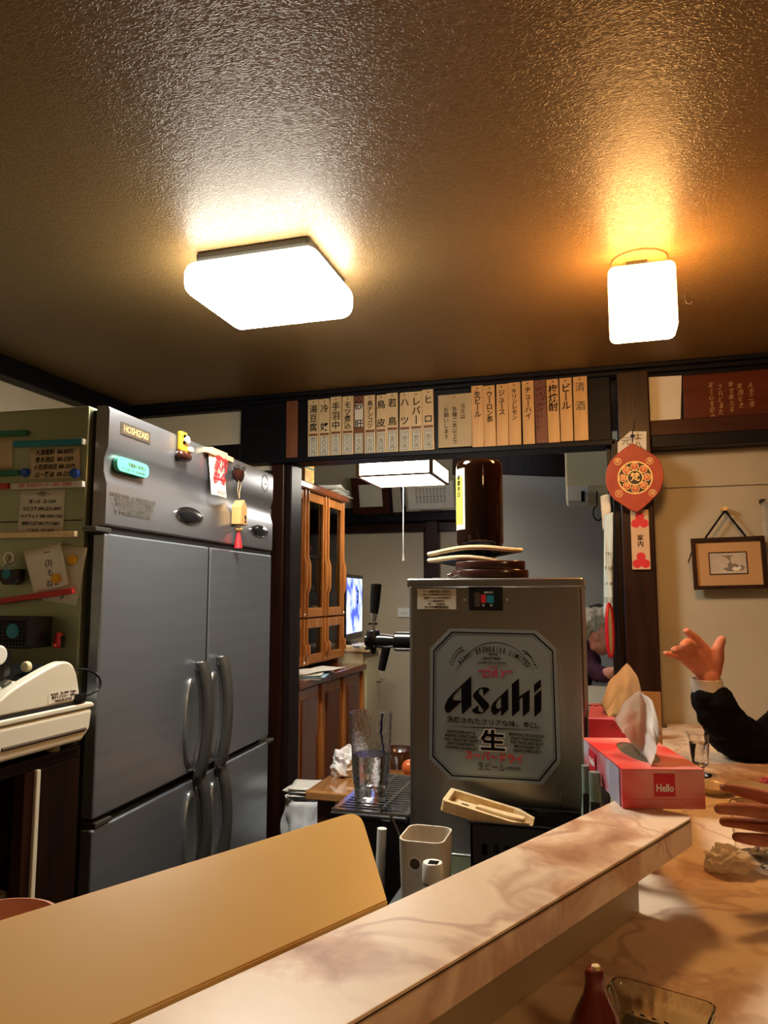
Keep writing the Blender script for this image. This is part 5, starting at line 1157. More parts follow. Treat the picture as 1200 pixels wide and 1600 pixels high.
# ================================================================== things on the customer counter
def tumbler(label, x, y, z, rt, rb, h, fill, name='tumbler', foot=False):
    t = thing(name, label, 'glass', (x, y, z))
    if foot:
        o = [(0, 0), (rb * 1.35, 0), (rb * 1.35, .003), (rb * .55, .008), (rb * .5, .016), (rb, .024)] + [(rt, h), (rt - .0014, h), (rb - .0016, .027), (0, .025)]
    else:
        o = [(0, 0), (rb, 0), (rb * 1.02, .004), (rt, h), (rt - .0015, h), (rb - .0015, .010), (0, .008)]
    MB().shell(o, (x, y, z), 40).build('glass_wall', M['glass'], t, smooth=True, angle=40)
    if fill:
        b0 = .0255 if foot else .0085; f = (fill - b0) / (h - b0); rf = (rb - .002) + (rt - rb) * f
        MB().shell([(0, b0), (rb - .0022, b0 + .002), (rf, fill), (0, fill)], (x, y, z), 40).build('water', M['water'], t, smooth=True, angle=40)
    return t
tumbler('small footed glass of water on the counter before the black sleeve', .192, 1.84, CZ, .0245, .0185, .092, .072, foot=True)
tumbler('small clear glass far back against the post, behind the tissue', onZ(1012, 1150, CZ).x + .012, 2.25, CZ, .022, .018, .07, .03)
p = onZ(1186, 1346, CZ)
tumbler('wide clear glass behind the spread fingers at the right edge', p.x + .005, p.y, CZ, .043, .036, .082, 0, name='wide_glass')
def plate(label, u, v, r, m, h=.012, name='small_dish', y=None):
    p = onZ(u, v, CZ); t = thing(name, label, 'dish', (p.x, p.y, CZ))
    MB().shell([(0, 0), (r * .55, 0), (r * .60, .002), (r, h), (r - .002, h + .0008), (r * .55, .0045), (0, .004)], (p.x, p.y, CZ), 40).build('dish', m, t, smooth=True, angle=50); return t
plate('round cream dish half hidden by the marbled tissue box', 1117, 1240, .036, mat('glazed_cream', (.62, .50, .36), .2), .016)
plate('round pale dish just above the spread fingers', 1172, 1238, .048, mat('glazed_grey', (.50, .40, .28), .15), .012)
plate('small round dish hidden behind the fingertips of the near hand', 1170, 1262, .032, mat('glazed_brown', (.30, .17, .08), .2), .010)
# crumpled napkins
def crumple(name, label, c, r, sc, m, sd=0, cat='napkin'):
    mb = MB(); nu, nv = 64, 36; rs = []
    for i in range(1, nv):
        th = math.pi * i / nv - math.pi / 2; row = []
        for k in range(nu):
            a = 2 * math.pi * k / nu; d = Vector((math.cos(th) * math.cos(a), math.cos(th) * math.sin(a), math.sin(th)))
            q = 1.12 + .40 * noise.noise(d * 1.8 + Vector((sd, 0, 0))) - .55 * abs(noise.noise(d * 2.2 + Vector((0, sd, 0)))) - .16 * abs(noise.noise(d * 5.5 + Vector((0, 0, sd))))
            row.append((c[0] + d.x * r * sc[0] * q, c[1] + d.y * r * sc[1] * q, max(c[2] + d.z * r * sc[2] * q, c[2] - r * sc[2] * .8)))
        rs.append(row)
    o = mb.rings(rs).build(name, m, None, smooth=True, angle=25); return tag(o, label, cat)
p = onZ(1142, 1368, CZ); crumple('crumpled_napkin', 'crumpled cream napkin on the counter below the spread fingers', (p.x, p.y + .015, CZ + .0165), .030, (1.15, .9, .62), M['crumple'], 1.5)
p = onZ(1196, 1345, CZ); crumple('crumpled_film', 'crumpled translucent wrapper at the right edge beside the napkin', (p.x + .02, p.y, CZ + .0133), .028, (1.2, .9, .55), M['film'], 5.1, 'wrapper')
p = onZ(1194, 1226, CZ); crumple('pink_sweet', 'small pink wrapped sweet at the right edge of the counter', (p.x + .006, p.y, CZ + .0072), .011, (1.2, .9, .8), M['pink_card'], 2.1, 'sweet')
# gourd shaker
p = Vector((-.0185, .700, CZ)); t = thing('gourd_shaker', 'glossy dark red gourd-shaped shaker at the bottom edge of the picture', 'shaker', p)
MB().lathe([(0, 0), (.014, 0), (.0205, .008), (.0235, .022), (.0225, .036), (.0165, .050), (.0105, .062), (.0085, .072), (.0088, .079), (.0070, .083), (0, .0835)], p, 40).build('gourd_body', M['gourd'], t, smooth=True, angle=60)
MB().cyl(p + Vector((.001, -.001, .083)), p + Vector((.001, -.001, .0865)), .0042, .0036, 14).build('cork', M['pine'], t, .0006)
# ribbed glass dish
dm = frame((.030, .752, CZ + .0004), (.955, -.297, 0), (.297, .955, 0), (0, 0, 1))
t = thing('ribbed_glass_dish', 'rectangular ribbed clear glass dish beside the red gourd shaker', 'dish', dm @ Vector((0, 0, 0)))
def rp2(hx, hy, z, r, rib=0):
    out = []; base = rr(-hx, hx, -hy, hy, r, 4)
    n = len(base)
    for i in range(n):
        a, b = Vector(base[i]), Vector(base[(i + 1) % n]); k = max(1, int((b - a).length / .0026))
        for j in range(k):
            q = a.lerp(b, j / k); tt = (b - a).normalized(); nr = Vector((tt.y, -tt.x)); q += nr * (rib * math.cos(2 * math.pi * j / 5) if k > 3 else 0); out.append((q.x, q.y, z))
    return out
def same(fns):
    n = min(len(f) for f in fns); return [f[:n] for f in fns]
HX, HY = .047, .044
base_n = None
def rib_ring(k, z, rib):
    src = rp2(HX, HY, z, .010, rib); return [(x * k, y * k, z) for x, y, _ in src]
MB(dm).rings([rib_ring(.80, 0, 0), rib_ring(.82, .004, .0016), rib_ring(.95, .024, .0018), rib_ring(1, .028, 0), rib_ring(1, .030, 0), rib_ring(.955, .030, 0), rib_ring(.88, .022, 0), rib_ring(.76, .006, 0), rib_ring(.2, .005, 0)]).build('dish', M['dish_glass'], t, smooth=True, angle=30)
# kitchen-side tub at the far left
p = atD(-12, 1462, .62)
t = thing('pink_tub', 'pinkish round tub rim showing at the lower left edge', 'tub', (p.x, p.y, .93))
R0 = .050; hh = p.z + .008 - .93
MB().shell([(0, 0), (R0 * .8, 0), (R0, hh), (R0 * 1.05, hh + .002), (R0 * .97, hh + .003), (R0 * .78, .004), (0, .004)], (p.x, p.y, .93), 48).build('tub_wall', mat('pink_plastic', (.62, .30, .20), .4), t, smooth=True, angle=50)
t = thing('side_bench', 'low steel prep bench under the pink tub', 'bench', (p.x, p.y, 0))
wbox(p.x - .30, p.x + .075, p.y - .35, p.y + .30, .905, .93).build('bench_top', M['steel_top'], t, .003)
for x in (p.x - .28, p.x + .04):
    for y in (p.y - .33, p.y + .26): wbox(x, x + .02, y, y + .02, 0, .905).build('leg', M['steel_side'], t)

# ================================================================== back room
# floor and pendant
struct('floor.001', wbox(-1.85, 2.6, WY + .1, 4.5, 0, .30), M['floor'])
f0, f1 = onY(556, 744, 3.1), onY(676, 742, 3.1); zl = (f0.z + f1.z) / 2; zu = zl + .075
g0_, g1_ = onZ(579, 762, zl), onZ(687, 760, zl)
gyb = (g0_.y + g1_.y) / 2
X0_, X1_ = f0.x, f1.x; gyb = min(gyb, 3.55)
t = thing('pendant_lantern', 'glowing rectangular paper lantern with wooden frame and pull cord', 'lamp', ((X0_ + X1_) / 2, 3.3, zl))
wbox(X0_ + .010, X1_ - .010, 3.108, gyb - .010, zl + .006, zu - .004).build('paper_shade', M['roomglow'], t)
fw = .016
for x in (X0_, X1_ - fw):
    for y in (3.1, gyb - fw): wbox(x, x + fw, y, y + fw, zl, zu).build('corner_post', M['frame_wood'], t)
for z in (zl, zu - .008):
    for y in (3.1, gyb - fw): wbox(X0_ + fw, X1_ - fw, y, y + fw * .7, z, z + .008).build('frame_rail', M['frame_wood'], t)
    for x in (X0_, X1_ - fw): wbox(x, x + fw, 3.1 + fw, gyb - fw, z, z + .008).build('frame_rail', M['frame_wood'], t)
for k in (.36, .62): wbox(X0_ + (X1_ - X0_) * k, X0_ + (X1_ - X0_) * k + .003, 3.104, 3.108, zl + .008, zu - .008).build('muntin', M['frame_wood'], t)
wbox((X0_ + X1_) / 2 - .05, (X0_ + X1_) / 2 + .05, 3.28, 3.38, zu - .004, zu + .02).build('ceiling_box', M['frame_wood'], t)
MB().cyl(((X0_ + X1_) / 2, 3.33, zu + .02), ((X0_ + X1_) / 2, 3.33, BZ), .008, seg=12).build('hanging_rod', M['frame_wood'], t)
cq = onY(630, 766, 3.3); c2_ = onY(630, 872, 3.3)
MB().tube([(cq.x, 3.3, zl + .004), (c2_.x, 3.3, c2_.z + .01)], .0022, 6).build('pull_cord', M['white'], t)
MB().tube([(c2_.x, 3.3, c2_.z + .016), (c2_.x, 3.3, c2_.z - .012)], [.003, .0055], 10).build('cord_knob', M['cream'], t, smooth=True)
# ---- glazed hutch along the left wall
HX_ = -1.25; hy0, hy1 = 2.74, onX(538, 780, HX_).y; hz1 = onX(538, 780, HX_).z; 
LX_ = -1.15; lz = onX(459, 1068, LX_).z
t = thing('glazed_hutch', 'varnished orange-brown hutch with glazed upper doors and panelled lower doors', 'cabinet', (-1.5, 3.1, .30))
zc0 = lz + .002
hzm = onX(500, 960, HX_).z
wbox(-1.72, HX_ - .022, hy0, hy0 + .022, zc0, hz1 - .02).build('side_wall', M['cab'], t); wbox(-1.72, HX_ - .022, hy1 - .022, hy1, zc0, hz1 - .02).build('side_wall', M['cab'], t)
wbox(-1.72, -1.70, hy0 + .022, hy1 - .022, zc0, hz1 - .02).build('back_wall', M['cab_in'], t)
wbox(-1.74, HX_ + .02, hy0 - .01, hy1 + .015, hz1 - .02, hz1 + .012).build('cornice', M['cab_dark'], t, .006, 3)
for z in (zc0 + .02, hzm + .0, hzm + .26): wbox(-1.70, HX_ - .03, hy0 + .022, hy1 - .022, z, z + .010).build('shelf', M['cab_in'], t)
ndoor = 3; dw = (hy1 - hy0) / ndoor
def glazed(ya, yb_, za, zb_):
    d = thing('door', None, None, (HX_, (ya + yb_) / 2, za)); d.name = 'door'; d.parent = t; d.location = Vector((HX_, (ya + yb_) / 2, za)) - ORG[t]
    sw = .036
    for y0_, y1_ in ((ya + .002, ya + sw), (yb_ - sw, yb_ - .002)):
        wbox(HX_ - .020, HX_, y0_, y1_, za, zb_).build('stile', M['cab'], d, .004, 3)
        ym_ = (y0_ + y1_) / 2
        MB().tube([(HX_ + .002, ym_, za), (HX_ + .002, ym_, za + (zb_ - za) * .18), (HX_ + .006, ym_ + .006, za + (zb_ - za) * .24), (HX_ + .006, ym_ + .006, za + (zb_ - za) * .42), (HX_ + .002, ym_, za + (zb_ - za) * .48), (HX_ + .002, ym_, zb_)], [.007, .007, .012, .012, .007, .007], 10).build('moulding', M['cab'], d, smooth=True)
    for z0_, z1_ in ((za, za + .042), (zb_ - .042, zb_)): wbox(HX_ - .020, HX_ - .001, ya + sw, yb_ - sw, z0_, z1_).build('rail', M['cab'], d, .003)
    wbox(HX_ - .013, HX_ - .010, ya + sw, yb_ - sw, za + .042, zb_ - .042).build('glass_pane', mat('door_glass', (.85, .9, .9), .02, trans=1, ior=1.2) if 'dg' not in M else M['dg'], d)
    MB().ball((HX_ + .006, yb_ - .018, za + .012), .006).build('corner_stud', M['chrome'], d)
M['dg'] = mat('door_glass', (.85, .9, .9), .02, trans=1, ior=1.2)
for i in range(ndoor):
    ya = hy0 + i * dw; yb_ = ya + dw
    glazed(ya, yb_, hzm - .01, hz1 - .022); glazed(ya, yb_, zc0 + .03, hzm - .016)
wbox(-1.74, LX_ + .02, hy0 - .08, hy1 + .01, lz - .028, lz).build('counter_slab', M['cab_dark'], t, .005, 3)
wbox(-1.72, LX_ - .02, hy0 - .06, hy1, .30, lz - .028).build('lower_carcase', M['cab_dark'], t)
nl_ = 3; dl = (hy1 - hy0 + .06) / nl_
for i in range(nl_):
    ya = hy0 - .06 + i * dl + .003; yb_ = ya + dl - .006
    d = wbox(LX_ - .020, LX_ - .002, ya, yb_, .36, lz - .034).build('door', M['cab'], t, .003)
    wbox(LX_ - .003, LX_ + .004, ya + .045, yb_ - .055, .40, lz - .075).build('raised_panel', M['cab_dark'], d, .010, 3)
    zm_ = lz - .034
    MB().tube([(LX_ + .002, yb_ - .012, zm_), (LX_ + .002, yb_ - .012, zm_ - .16), (LX_ + .008, yb_ - .030, zm_ - .21), (LX_ + .008, yb_ - .030, zm_ - .40), (LX_ + .002, yb_ - .012, zm_ - .45), (LX_ + .002, yb_ - .012, .37)], [.008, .008, .012, .012, .008, .008], 10).build('pull_moulding', M['cab'], d, smooth=True)
# contents of the hutch and things on it
def small(name, label, cat, parts, base):
    t = thing(name, label, cat, base)
    for pn, mb, m, kw in parts: mb.build(pn, m, t, **kw)
    return t
sx = HX_ - .10
p = onX(478, 845, sx); small('red_ornament', 'small red round ornament behind the upper hutch glass', 'ornament', [('ball', MB().ball((p.x, p.y, hzm + .26 + .010 + .03), .03), M['red_pl'], dict(smooth=True)), ('stand', MB().cyl((p.x, p.y, hzm + .2705), (p.x, p.y, hzm + .28), .02), M['black'], {})], (p.x, p.y, hzm + .27))
p = onX(485, 905, sx); zf = hzm + .0102
small('white_figurine', 'white cat-like figurine on yellow cushion behind the hutch glass', 'figurine', [('cushion', MB().ball((p.x, p.y, zf + .016), .040, sc=(1, 1, .4)), M['yellow_pl'], dict(smooth=True)), ('body', MB().ball((p.x, p.y, zf + .062), .030, sc=(.9, .9, 1.2)), M['white'], dict(smooth=True)), ('head', MB().ball((p.x, p.y, zf + .105), .021), M['white'], dict(smooth=True)), ('ear', MB().cyl((p.x, p.y - .012, zf + .118), (p.x, p.y - .014, zf + .138), .007, .001, 8), M['white'], {}), ('ear', MB().cyl((p.x, p.y + .012, zf + .118), (p.x, p.y + .014, zf + .138), .007, .001, 8), M['white'], {})], (p.x, p.y, zf))
p = onX(487, 950, HX_ - .05); 
small('blue_packet', 'pale blue packet leaning behind the upper hutch glass', 'packet', [('packet', MB().face([(p.x - .03, p.y - .045, zf), (p.x - .03, p.y + .045, zf), (p.x - .015, p.y + .045, zf), (p.x - .015, p.y - .045, zf), (p.x - .045, p.y - .03, zf + .09), (p.x - .045, p.y + .03, zf + .09), (p.x - .04, p.y + .03, zf + .09), (p.x - .04, p.y - .03, zf + .09)], [(0, 1, 2, 3), (4, 5, 6, 7), (0, 1, 5, 4), (1, 2, 6, 5), (2, 3, 7, 6), (3, 0, 4, 7)]), mat('pale_blue', (.35, .55, .70), .5), {})], (p.x, p.y, zf))
zf2 = zc0 + .0305
for i, (u, m_, lab, h_) in enumerate(((470, 'pink_card', 'pink paper packet behind the lower hutch glass', .10), (484, 'film', 'clear plastic tub behind the lower hutch glass', .14), (524, 'mint', 'small pale green card behind the far lower glass', .09))):
    p = onX(u, 1010, HX_ - .07); small('packet', lab, 'packet', [('packet', MB().box(p.x - .02, p.x + .015, p.y - .035, p.y + .035, zf2, zf2 + h_), M[m_], dict(bevel=.008))], (p.x, p.y, zf2))
p = onX(474, 725, HX_ - .06); zt_ = hz1 + .0122
small('snack_box', 'orange printed snack box on top of the hutch', 'box', [('carton', MB().box(p.x - .06, p.x + .03, p.y - .05, p.y + .06, zt_, zt_ + .105), mat('orange_print', (.72, .30, .04), .4, c2=(.80, .60, .15), nscale=30), dict(bevel=.002)), ('lid_band', MB().box(p.x - .061, p.x + .031, p.y - .051, p.y + .061, zt_ + .080, zt_ + .086), M['teal'], {})], (p.x, p.y, zt_))
def paper_stack(name, label, c, w, d, n, th, sd, cat='papers', mm=None):
    t = thing(name, label, cat, c); rnd = random.Random(sd)
    for i in range(n):
        Mx = Matrix.Translation((c[0] + rnd.uniform(-.01, .01), c[1] + rnd.uniform(-.01, .01), c[2] + i * th)) @ Matrix.Rotation(rnd.uniform(-.3, .3), 4, 'Z')
        MB(Mx).grid(lambda a, b: ((a - .5) * w, (b - .5) * d, .4 * th + .0008 * i + .010 * (a - .5) ** 2 * i / n + .006 * abs(math.sin(b * 5 + i)) * (i / n)), 6, 6).build('sheet', (mm or [M['paper'], M['memo_white'], M['white']])[i % 3], t, solid=th * .5, smooth=True)
    return t
pp = onX(515, 765, HX_ - .12); paper_stack('folded_cloths', 'untidy stack of white folded papers on top of the hutch', (pp.x, pp.y, zt_), .16, .20, 6, .010, 3)
pp = onX(498, 752, HX_ - .12); crumple('dark_bag', 'dark crumpled bag on top of the hutch beside the papers', (pp.x - .02, pp.y - .02, zt_ + .028), .045, (.8, 1, .8), M['black_matte'], 8, 'bag')
pp = onX(488, 1052, (HX_ + LX_) / 2 + .02); paper_stack('magazines', 'loose stack of magazines and leaflets on the hutch shelf', (pp.x, pp.y, lz), .12, .30, 4, .005, 5, mm=[M['paper'], mat('blue_leaflet', (.30, .48, .62), .5), M['memo_white']])
# ---- beige cabinet with television
tvx = -1.285; a = onX(541, 905, tvx); b_ = onX(567, 1003, tvx); zb0 = b_.z - .012
zc1 = onX(575, 1008, -1.16).z
yb0, yb1 = hy1 + .03, onX(591, 1080, -1.16).y
t = thing('beige_cabinet', 'beige low cabinet with a small chrome handle beyond the hutch', 'cabinet', (-1.4, (yb0 + yb1) / 2, .30))
wbox(-1.72, -1.16, yb0, yb1, .30, zc1 - .03).build('carcase', M['cream_old'], t, .003)
wbox(-1.73, -1.13, yb0 - .005, yb1 + .01, zc1 - .03, zc1).build('cabinet_top', M['pine'], t, .004)
d = wbox(-1.16, -1.145, yb0 + .02, yb1 - .02, .34, zc1 - .06).build('door', M['cream_old'], t, .003)
hz_ = onX(577, 1070, -1.14).z; MB().tube([(-1.146, yb0 + .18, hz_), (-1.125, yb0 + .18, hz_), (-1.125, yb0 + .26, hz_ + .004), (-1.146, yb0 + .26, hz_ + .004)], .006, 8).build('handle', M['chrome'], d, smooth=True)
tL, tR = Vector((-1.258, 3.545, 0)), Vector((-1.300, 3.945, 0)); zA = atD(545, 900, 3.72).z + .012; zB = zc1 + .020
tex = (tR - tL).normalized(); TM2 = frame(tL, tex, (0, 0, 1), tex.cross(Vector((0, 0, 1)))); tw = (tR - tL).length
t = thing('television', 'small flat television showing a blue picture on the beige cabinet', 'television', (tL + tR) / 2 + Vector((0, 0, zc1)))
MB(TM2).box(0, tw, zB, zA, -.035, 0).build('bezel', M['black'], t, .004)
MB(TM2).box(.016, tw - .026, zB + .035, zA - .020, -.001, .0015).build('screen', M['screen'], t)
text('3', .10, TM2 @ Matrix.Translation((tw * .66, (zA + zB) / 2 + .05, .0022)), M['navy'], t, bold=.03)
MB(TM2).box(.04, .20, zc1 + .0002, zc1 + .010, -.08, .02).build('stand', M['black'], t, .003)
MB(TM2).box(.08, .14, zc1 + .010, zB, -.03, -.01).build('neck', M['black'], t)
pp = onZ(566, 1012, zc1); paper_stack('leaflets', 'few white leaflets lying before the television', (-1.15, min(pp.y, yb1 - .08), zc1), .05, .10, 3, .003, 11)
# ---- low wooden table with odds and ends
t = thing('wooden_table', 'glossy orange-brown wooden table behind the drip tray', 'table', (-.75, 2.2, 0))
wbox(-.825, -.40, 1.99, 2.42, .925, .95).build('tabletop', M['tabletop'], t, .004)
for x in (-.80, -.46):
    for y in (2.02, 2.35): wbox(x, x + .04, y, y + .04, 0, .925).build('leg', M['cab_dark'], t, .002)
p = onZ(545, 1212, .95); crumple('plastic_bag', 'small scrunched white plastic bag on the table behind the glass', (p.x - .01, p.y, .95 + .0368), .05, (.9, .9, .92), M['bag'], 3.3, 'bag')
p = onZ(622, 1200, .95); t = thing('dark_bowl', 'dark lacquer bowl on the table at the dispenser edge', 'bowl', (p.x, p.y, .95))
MB().shell([(0, 0), (.028, 0), (.030, .006), (.055, .045), (.058, .060), (.055, .060), (.050, .045), (.02, .010), (0, .009)], (p.x, p.y, .95), 36).build('bowl', M['lacquer'], t, smooth=True, angle=60)
for i, (du, dv, r) in enumerate(((636, 1176, .022), (632, 1197, .024), (643, 1205, .022))):
    p = onY(du, dv, 2.10); tag(MB().ball((p.x + .012, 2.08 + .02 * i, .95 + r + (.040 if i == 0 else 0)), r).build('orange_fruit', mat('fruit_%d' % i, (.55, .12, .03), .3), None, smooth=True), ['small red-orange fruit topmost beside the dispenser edge', 'small red-orange fruit lower left beside the dispenser edge', 'small red-orange fruit nearest the dispenser edge'][i], 'fruit')
p = onZ(622, 1178, .95)
t = thing('glass_lid', 'pale glass lid with a dark knob at the back of the wooden table', 'lid', (p.x, 2.34, .95))
MB().lathe([(0, 0), (.05, 0), (.052, .006), (.035, .020), (0, .026)], (p.x, 2.36, .95), 32).build('lid', M['green_glass'], t, smooth=True); MB().ball((p.x, 2.36, .985), .012).build('knob', M['black'], t, smooth=True)
# hanging rubbish bag with newspapers by the jamb
bx_, by2 = -.962, 2.35
t = thing('waste_bin', 'dark waste bin lined with a white plastic bag beside the jamb', 'bin', (bx_, by2, 0))
MB().shell([(0, 0), (.050, 0), (.066, .80), (.062, .80), (.047, .01), (0, .01)], (bx_, by2, 0), 32).build('bin_wall', M['black_matte'], t, smooth=True)
def bagf(a, b):
    an = 2 * math.pi * a; rr_ = .082 + .010 * math.sin(9 * an) * (1 - b) + .010 * noise.noise(Vector((math.cos(an) * 3, math.sin(an) * 3, b * 4)))
    return (bx_ + rr_ * math.cos(an) * (1 - .1 * b), by2 + rr_ * math.sin(an) * (1 - .1 * b), .70 + .135 * b + .01 * math.sin(7 * an) * (1 - b))
MB().grid(bagf, 60, 8).build('bag_liner', M['bag'], t, solid=.001, smooth=True)
paper_stack('newspapers', 'crumpled newspapers lying on the lined waste bin', (bx_, by2, .840), .105, .13, 5, .006, 21, mm=[M['paper'], M['white'], mat('blue_newsprint', (.45, .55, .68), .6)])
MB().tube([(-.475, 1.512, .40), (-.473, 1.512, .70), (-.462, 1.512, .86), (-.455, 1.512, 1.02)], .010, 10).build('hose', M['white'], None, smooth=True)
tag(bpy.data.objects['hose'], 'white flexible hose hanging below the drip tray', 'hose')
bpy.data.objects['hose'].location.x += 0
# ---- certificates leaning on the picture rail
def cert(name, label, u0, u1, v0, v1, m_f, m_p, fwid, lines, tilt=14):
    y = 4.36; a, b_ = onY(u0, v1, y), onY(u1, v1, y); h = (onY(u0, v0, y).z - a.z) / math.cos(R(tilt)); w = b_.x - a.x
    t = thing(name, label, 'picture', (a.x + w / 2, y, a.z))
    Mc = frame((a.x, y + .03, a.z), (1, 0, 0), (0, -math.sin(R(tilt)), math.cos(R(tilt))), (0, -math.cos(R(tilt)), -math.sin(R(tilt))))
    ringf(MB(Mc @ Matrix.Translation((w / 2, h / 2, 0))), w / 2, h / 2, fwid, 0, .018).build('frame', m_f, t, .002)
    MB(Mc).box(.004, w - .004, .004, h - .004, 0, .008).build('paper', m_p, t)
    for k in range(lines): text('賞状之事功労', .016, Mc @ Matrix.Translation((w * .22 + k * w * .56 / max(1, lines - 1), h * .5, .009)) @ Matrix.Rotation(R(-90), 4, 'Z'), M['ink_grey'], t, sx=1)
    wbox(a.x + w * .3, a.x + w * .7, y + .01, 4.50, a.z - .012, a.z + .0).build('bracket', M['post_wood'], t)
    return t
cert('framed_certificate', 'certificate in a red-brown frame leaning beside the pendant lantern', 551, 609, 748, 803, M['red_wood2'], M['memo_white'], .045, 0)
cert('framed_certificate', 'dark narrow framed picture between the two certificates', 610, 631, 748, 803, M['dark_wood'], M['siding'], .014, 0)
cert('framed_certificate', 'white certificate with vertical writing right under the pendant lantern', 634, 712, 752, 798, M['siding'], M['paper'], .012, 9)
# wall switch
p = onY(632, 957, 4.49); t = thing('wall_switch', 'small white switch plate on the far beige wall', 'switch', (p.x, 4.49, p.z))
wbox(p.x - .045, p.x + .045, 4.488, 4.50, p.z - .03, p.z + .03).build('plate', M['white'], t, .003); wbox(p.x - .02, p.x + .02, 4.483, 4.489, p.z - .006, p.z + .006).build('rocker', M['cream'], t, .001)
# ---- air conditioner
a = onY(882, 703, 3.45); b_ = onY(905, 788, 3.45)
t = thing('air_conditioner', 'yellowed wall air conditioner seen from below beyond the beam', 'air conditioner', (.2, 3.6, b_.z))
axx = a.x; zb_ = b_.z
prof = [(3.45, 2.24), (3.45, zb_ + .085), (3.475, zb_ + .02), (3.52, zb_), (3.70, zb_ + .02), (3.70, 2.24)]
xprism(prof, axx, axx + .78, 'casing', M['cream_old'], t, .012, smooth=False)
xprism([(y_ - .002 if y_ < 3.5 else y_, z_) for y_, z_ in [(3.449, zb_ + .085), (3.474, zb_ + .02), (3.52, zb_ - .002), (3.58, zb_ + .002), (3.58, zb_ + .06)]], axx + .006, axx + .10, 'end_cap', M['white'], t, .003)
p = onY(911, 778, 3.45); wbox(p.x - .008, p.x + .008, 3.442, 3.462, p.z - .018, p.z + .030).build('display_window', M['black'], t)
for i in range(4): wbox(axx + .12, axx + .72, 3.50 + i * .03, 3.515 + i * .03, zb_ - .004, zb_ + .006).build('louvre', M['cream_old'], t)
wbox(axx + .3, axx + .5, 3.70, 4.05, zb_ + .08, zb_ + .2).build('wall_bracket', M['cream_old'], t)
c0_ = onY(932, 790, 3.4)
tag(MB().tube([(c0_.x + .004, 3.44, c0_.z + .07)] + [(c0_.x + .006 + .022 * math.cos(R(100 + 22.5 * q)), 3.43, c0_.z - .03 + .034 * math.sin(R(100 + 22.5 * q))) for q in range(15)] + [(c0_.x + .02, 3.44, c0_.z + .05)], .0035, 8).build('cable_loop', M['black'], None, smooth=True), 'black cable loop hanging under the air conditioner', 'cable')
# ---- back counter, hanging papers and the red-rimmed item by the post
t = thing('back_worktop', 'cream-topped worktop in the room beyond the opening', 'worktop', (.1, 3.1, .30))
wbox(-.12, .60, 2.84, 3.42, 1.075, 1.10).build('cream_top', mat('cream_grain', (.62, .56, .42), .4, c2=(.50, .44, .32), nscale=6, stretch=(1, 12, 1)), t, .003)
wbox(-.10, .57, 2.88, 3.38, .30, 1.075).build('carcase', M['steel_side'], t)
hy_ = WY - .075
def hang(label, pts, y, m, lines=()):
    q = [onY(u, v, y) for u, v in pts]; t = thing('hanging_paper', label, 'paper', (q[0].x, y, q[3].z))
    MB().grid(lambda a, b: ((q[3].lerp(q[2], a)).lerp(q[0].lerp(q[1], a), b) + Vector((0, .006 * math.sin(b * 9 + a * 3), 0))), 4, 14).build('sheet', m, t, solid=.0006, smooth=True)
    for u, v, s_i, sz in lines: p = onY(u, v, y - .009); text(s_i, sz, facing_front(p), M['navy'], t, sx=.7)
    return t
hang('long pale blue printed sheet hanging on the inner side of the post', [(944, 806), (958, 800), (957, 966), (943, 964)], hy_, mat('pale_blue_paper', (.62, .78, .82), .7), [(951, 865, '営業日', .010), (951, 888, '予約表', .013), (951, 912, '二階 座敷', .010), (951, 938, '電話 0225\n定休 日曜', .010)])
hang('white crumpled sheet hanging above the pale blue one by the post', [(938, 775), (953, 772), (955, 802), (942, 830)], hy_ + .01, M['paper'])
hy_ -= .022; c_ = onY(953, 990, hy_)
t = thing('red_rimmed_tray', 'oval tray with a red rim hanging edge-on beside the post', 'tray', (c_.x, hy_, c_.z - .09))
MB().tube([(c_.x + .009 * math.cos(a_), hy_ + .02 * math.cos(a_), c_.z + .010 + .082 * math.sin(a_)) for a_ in [2 * math.pi * k / 32 for k in range(32)]], .0055, 8, True).build('red_rim', M['red_card'], t, smooth=True)
MB().face([(c_.x + .009 * math.cos(a_), hy_ + .02 * math.cos(a_), c_.z + .010 + .082 * math.sin(a_)) for a_ in [2 * math.pi * k / 32 for k in range(32)]]).build('tray_face', M['memo_white'], t, solid=.002)
MB().cyl((c_.x, hy_, c_.z + .09), (c_.x, hy_, c_.z + .32), .0015, seg=6).build('hanging_cord', M['white'], t)
# ================================================================== people
def shaped(chains, vox=.003):
    mb = MB()
    for ch in chains:
        for i in range(len(ch) - 1):
            (p0, r0), (p1, r1) = ch[i], ch[i + 1]; mb.capsule(p0, p1, r0, r1)
    return mb
# ---- far customer: raised open hand, white cuff, black sleeve
dH = 1.80
def H(u, v, dd=0): return atD(u, v, dH + dd)
k = dH / FOC
person = thing('person', 'customer in black jacket and white cuff raising an open hand', 'person', (.55, 1.95, 0))
ch = []
wr_ = [H(1101, 1062), H(1110, 1060)]
